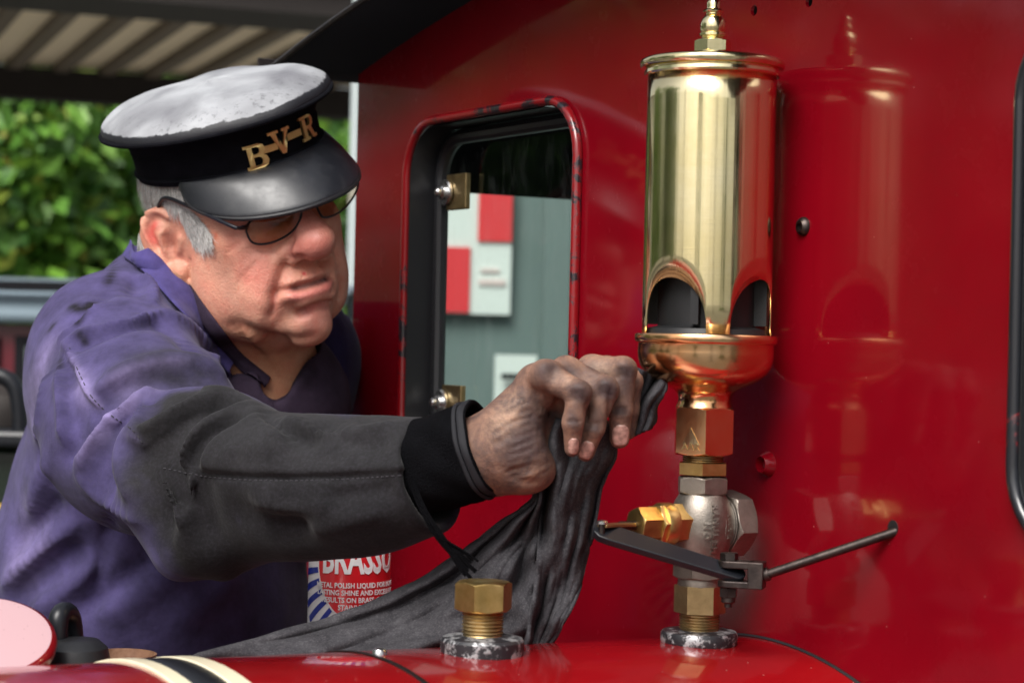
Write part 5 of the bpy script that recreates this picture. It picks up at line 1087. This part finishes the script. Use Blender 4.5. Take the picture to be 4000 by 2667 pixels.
    def on_band(px, py):
        # ray against the band ellipsoid wall
        lo_, hi_ = 1.75, 2.05; best = None
        for Yq in np.linspace(lo_, hi_, 400):
            h = (HM.T @ (pt(px, py, Yq) - HT)) * 1000; q = Ra.T @ (h - oc); r = (q[0] / 87) ** 2 + (q[1] / 104) ** 2
            if r <= 1: return q
        return q
    def put(loops, ctr, size, dep, name, mt):
        q = on_band(*ctr); t0 = math.atan2(q[1] / 104, q[0] / 87); g = fill2d([[(x * size, y * size) for x, y in L] for L in loops], dep)
        def fn(v):
            t = t0 - v[0] / 97.; c_, s_ = math.cos(t), math.sin(t); n_ = np.array([c_ / 87, s_ / 104]); n_ /= np.linalg.norm(n_); o_ = 2.2 + v[2] + dep / 2; return cp(87 * c_ + n_[0] * o_, 104 * s_ + n_[1] * o_, q[2] + v[1])
        return bevel(mesh(name, *xf(g, fn), mt, band, 30), .0004, 2)
    put(Bp, (1000, 608), 23, 2.4, 'badge_letter', 'gilt'); put(Vp, (1090, 552), 23, 2.4, 'badge_letter', 'gilt'); put(Rp, (1188, 498), 23, 2.4, 'badge_letter', 'gilt')
    for c_ in ((1045, 580), (1140, 526)): put([[(-.5, .17), (.5, .17), (.5, -.17), (-.5, -.17)]], c_, 19, 1.4, 'badge_bar', 'gilt')
cap()
def glasses():
    nr = root_part = None
    def plane_hit(px, py, A, Bq, C):
        n = np.cross(Bq - A, C - A); r = ray(px, py); k = ((A - CAM) @ n) / (r @ n); return CAM + r * k
    near = [(962, 901), (968, 874), (985, 858), (1030, 848), (1100, 832), (1175, 815), (1178, 835), (1170, 862), (1153, 893), (1117, 924), (1065, 948), (1017, 956), (983, 948), (969, 925)]
    far = [(1236, 803), (1246, 829), (1262, 854), (1313, 839), (1352, 810), (1385, 764), (1401, 722), (1395, 700), (1361, 708), (1300, 745)]
    A, Bq, C = hp(-66, 88, 4), hp(-10, 117, 4), hp(-40, 104, -30); A2, B2, C2 = hp(10, 117, 4), hp(66, 88, 4), hp(40, 106, -30)
    pn = [plane_hit(x, y, A, Bq, C) for x, y in smooth_line(near + near[:1], 2)[:-1]]; pf = [plane_hit(x, y, A2, B2, C2) for x, y in smooth_line(far + far[:1], 2)[:-1]]
    fr = mesh('glasses', *join(tube(pn, .0011, 8, True), tube(pf, .0011, 8, True)), 'spectacle_metal', MAN)
    for P in (pn, pf):
        c = np.mean(P, axis=0); n = np.cross(P[5] - P[0], P[15] - P[0]); n /= np.linalg.norm(n); n = n if n[1] < 0 else -n; Pq = [p + (c - p) * .03 for p in P]; k = len(P)
        V = [p + n * .0004 for p in Pq] + [p - n * .0004 for p in Pq] + [c + n * .0022, c + n * .0014]; a_ = [(i, (i + 1) % k, 2 * k) for i in range(k)]; b_ = [(k + (i + 1) % k, k + i, 2 * k + 1) for i in range(k)]; e_ = [((i + 1) % k, i, k + i, k + (i + 1) % k) for i in range(k)]
        me = bpy.data.meshes.new('lens'); me.from_pydata([tuple(v) for v in V], [], a_ + b_ + e_); bm = bmesh.new(); bm.from_mesh(me); bmesh.ops.recalc_face_normals(bm, faces=bm.faces[:]); bm.to_mesh(me); bm.free(); new_obj('lens', me, 'tinted_lens', fr, 30)
    b0 = plane_hit(1175, 822, A, Bq, C); b1 = plane_hit(1238, 806, A2, B2, C2); mid = hp(0, 118, 8)
    mesh('bridge', *tube(smooth3([b0, (b0 + b1) / 2 * .5 + mid * .5 + np.array([0, 0, .004]), b1], 3), .0016, 8), 'spectacle_metal', fr)
    def side(px, py, x): 
        A_ = hp(x, 0, 0); n = HM[:, 0]; r = ray(px, py); k = ((A_ - CAM) @ n) / (r @ n); return CAM + r * k
    hing = plane_hit(964, 884, A, Bq, C)
    L = [hing, side(928, 894, -72), side(902, 882, -75), side(820, 845, -78), side(735, 806, -80), side(665, 775, -82), side(638, 772, -83), side(624, 790, -82), side(616, 825, -81)]
    mesh('temple_arm', *tube(smooth3(L, 1), .0019, 10), 'spectacle_metal', fr)
    f0 = plane_hit(1398, 708, A2, B2, C2); L = [f0, hp(74, 74, 8), hp(78, 30, 20), hp(80, 0, 30), hp(80, -14, 10)]; mesh('temple_arm', *tube(smooth3(L, 1), .0018, 10), 'spectacle_metal', fr)
    mesh('hinge', *boxg(plane_hit(950, 888, A, Bq, C) + np.array([0, .001, 0]), HM[:, 1] * .003, HM[:, 0] * .0025, HM[:, 2] * .0018), 'spectacle_metal', fr, None)
glasses()

# ------------------------------------------------------------------ rag
def rag():
    Lk = [(2140, 1640), (2118, 1800), (2080, 1950), (1850, 2112), (1620, 2275), (1250, 2428), (760, 2548), (560, 2640)]
    Hk = [(2150, 1630), (2122, 1800), (2112, 1950), (2105, 2100), (2092, 2250), (2075, 2400), (2050, 2520), (2030, 2620)]
    Rk = [(2425, 1660), (2405, 1790), (2348, 1900), (2318, 2080), (2280, 2250), (2222, 2400), (2160, 2510), (2110, 2600)]
    Y0 = [(1.512, 1.512, 1.518), (1.514, 1.510, 1.520), (1.522, 1.512, 1.522), (1.552, 1.514, 1.524), (1.560, 1.518, 1.526), (1.54, 1.520, 1.526), (1.47, 1.522, 1.528), (1.47, 1.525, 1.53)]
    nu, nv = 170, 90; V = []
    S = np.linspace(0, 7, nv)
    def at(arr, s, smooth=True): i = np.arange(8); return np.interp(s, i, arr)
    U = np.linspace(0, 1, nu); uu, ssv = np.meshgrid(U, S)
    wing = uu < .5; f = np.where(wing, uu * 2, (uu - .5) * 2); I = np.arange(8)
    g = lambda arr, k: np.interp(ssv.ravel(), I, [q[k] for q in arr]).reshape(ssv.shape)
    a_x, a_y, h_x, h_y, r_x, r_y = g(Lk, 0), g(Lk, 1), g(Hk, 0), g(Hk, 1), g(Rk, 0), g(Rk, 1); y0, y1, y2 = g(Y0, 0), g(Y0, 1), g(Y0, 2)
    X = np.where(wing, a_x + (h_x - a_x) * f, h_x + (r_x - h_x) * f); YY = np.where(wing, a_y + (h_y - a_y) * f, h_y + (r_y - h_y) * f); DY = np.where(wing, y0 + (y1 - y0) * f, y1 + (y2 - y1) * f)
    nz = lambda a, b, sd, oc=2: (vnoise(np.c_[a.ravel(), b.ravel(), 0 * a.ravel()], 1.0, sd, oc).reshape(a.shape) - .5) * 2
    fw_ = nz(f * 5 + nz(f * 2, ssv * .7, 9) * 1.2, ssv * .6 + 4, 2, 2) * .040 * np.minimum(1, ssv / 2.5) * (.35 + .65 * f) + nz(f * 10 + ssv * .5, ssv * 1.3, 3, 1) * .007 * np.minimum(1, ssv / 2)
    fh_ = nz(f * 4.2 + nz(f * 2, ssv * .9, 5) * .9, ssv * .35, 4, 1) * .030 * (.6 + .4 * np.minimum(1, ssv / 1.2)) + nz(f * 9 + ssv * .3, ssv * 1.2, 6, 1) * .007
    bl = np.clip((uu - .46) / .08, 0, 1); fold = fw_ * (1 - bl) + fh_ * bl + nz(uu * 24, ssv * 5, 12, 1) * .0012
    YY += np.where(wing, 1, .2) * 22 * np.sin(f * math.pi) * (ssv / 7) + nz(ssv * 2, uu * 3, 13) * 9; X += nz(ssv * 1.5, f * 2, 8) * 14 * (ssv / 7 + .3)
    V = [pt(x, y, Y) for x, y, Y in zip(X.ravel(), YY.ravel(), (DY + fold).ravel())]
    Fc = [(j * nu + i, j * nu + i + 1, (j + 1) * nu + i + 1, (j + 1) * nu + i) for j in range(nv - 1) for i in range(nu - 1)]
    # bunch beyond the knuckles, against the bowl
    n0 = len(V); mu, mv = 40, 40
    for j in range(mv):
        t = j / (mv - 1)
        for i in range(mu):
            s = i / (mu - 1); top = (2440 + 165 * s, 1415 + 80 * s ** 1.2); bot = (2380 + 165 * s, 1745 - 75 * s); x = top[0] + (bot[0] - top[0]) * t; yq = top[1] + (bot[1] - top[1]) * t
            x += 8 * math.sin(t * 9) * s; Y = 1.528 + .009 * math.sin(s * 11 + t * 2.6 + 1.2 * math.sin(t * 3)) + .004 * math.sin(s * 27 + t * 5 + 2 * math.sin(t * 2)) - .006 * s; V.append(pt(x, yq, Y))
    Fc += [(n0 + j * mu + i, n0 + j * mu + i + 1, n0 + (j + 1) * mu + i + 1, n0 + (j + 1) * mu + i) for j in range(mv - 1) for i in range(mu - 1)]
    o = mesh('polishing_rag', V, Fc, 'rag_cloth', None, 180); s = o.modifiers.new('t', 'SOLIDIFY'); s.thickness = .0022; s.offset = 0
    o['label'] = 'dark grey cotton rag held in the dirty hand and trailing over the boiler'; o['category'] = 'rag'
rag()

# ------------------------------------------------------------------ tin of metal polish
def tin():
    Yb = 1.80; c = pt(1370, 2000, Yb); zb = CZ - .279; z = lambda y: pt(1370, y, Yb)[2]; O = np.array([c[0], c[1], 0]); rb = .0358
    T = root('polish_tin', (c[0], c[1], zb), 'red, white and blue tin of metal polish half hidden behind the sleeve', 'tin')
    zs = z(1760)
    mesh('can', *lathe([(rb - .002, zb), (rb, zb + .002), (rb, zs - .006), (rb - .003, zs), (.022, zs + .012), (.0135, zs + .018)], 72, O), 'label_white', T)
    mesh('screw_cap', *lathe([(.0125, zs + .016), (.0132, zs + .017), (.0132, z(1648)), (.012, z(1642))], 40, O), 'cap_beige', T)
    a0 = math.radians(-90 + 22)
    def wrap(v, lift): a = a0 + v[0] / rb; r = rb + lift; return np.array([O[0] + r * math.cos(a), O[1] + r * math.sin(a), v[1]])
    zc = z(2170); H = .052
    def patchg(poly, lift):
        g = fill2d([poly], 0.0); me = bpy.data.meshes.new('t'); bm = bmesh.new(); vs = [bm.verts.new((p[0], p[1], 0)) for p in g[0]]
        for f in g[1]:
            try: bm.faces.new([vs[i] for i in f])
            except ValueError: pass
        bmesh.ops.triangulate(bm, faces=bm.faces[:]); 
        for _ in range(3): bmesh.ops.subdivide_edges(bm, edges=[e for e in bm.edges if e.calc_length() > .004], cuts=1); bmesh.ops.triangulate(bm, faces=bm.faces[:])
        bm.verts.index_update(); V = [wrap(v.co, lift) for v in bm.verts]; Fc = [tuple(q.index for q in f.verts) for f in bm.faces]; bm.free(); return V, Fc
    ov = lambda a, b, n=48: [(a * math.cos(t), zc + b * math.sin(t)) for t in np.linspace(0, 2 * math.pi, n, endpoint=False)]
    for i in range(36):
        t = 2 * math.pi * i / 36; w = math.pi / 72; P = [(.0415 * math.cos(t - w), zc + .056 * math.sin(t - w)), (.070 * math.cos(t - w * .9), zc + .085 * math.sin(t - w * .9)), (.070 * math.cos(t + w * .9), zc + .085 * math.sin(t + w * .9)), (.0415 * math.cos(t + w), zc + .056 * math.sin(t + w))]
        P = [(x, min(max(y, zb + .006), zs - .008)) for x, y in P]
        if abs(P[0][1] - P[1][1]) + abs(P[0][0] - P[1][0]) > .004: mesh('label_ray', *patchg(P, .0003), 'label_blue', T, 30)
    mesh('label_oval', *patchg(ov(.0415, .056), .0006), 'label_white', T, 30); mesh('label_field', *patchg(ov(.0398, .054), .0009), 'label_red', T, 30)
    def txt(s, size, yy, bold, mt, xs=1.0):
        g = text2d(s, size, .0003, bold, 2); me = [wrap((v[0] * xs, yy + v[1]), .0013 + v[2]) for v in g[0]]; mesh('label_text', me, g[1], mt, T, None)
    txt('BRASSO', .0360, z(2170), .0011, 'label_white', .55)
    for i, s in enumerate(('METAL POLISH LIQUID FOR LONG', 'LASTING SHINE AND EXCELLENT', 'RESULTS ON BRASS, COPPER,', 'STAINLESS STEEL')): txt(s, .0062, z(2268 + i * 28), .00012, 'label_white', .86)
tin()
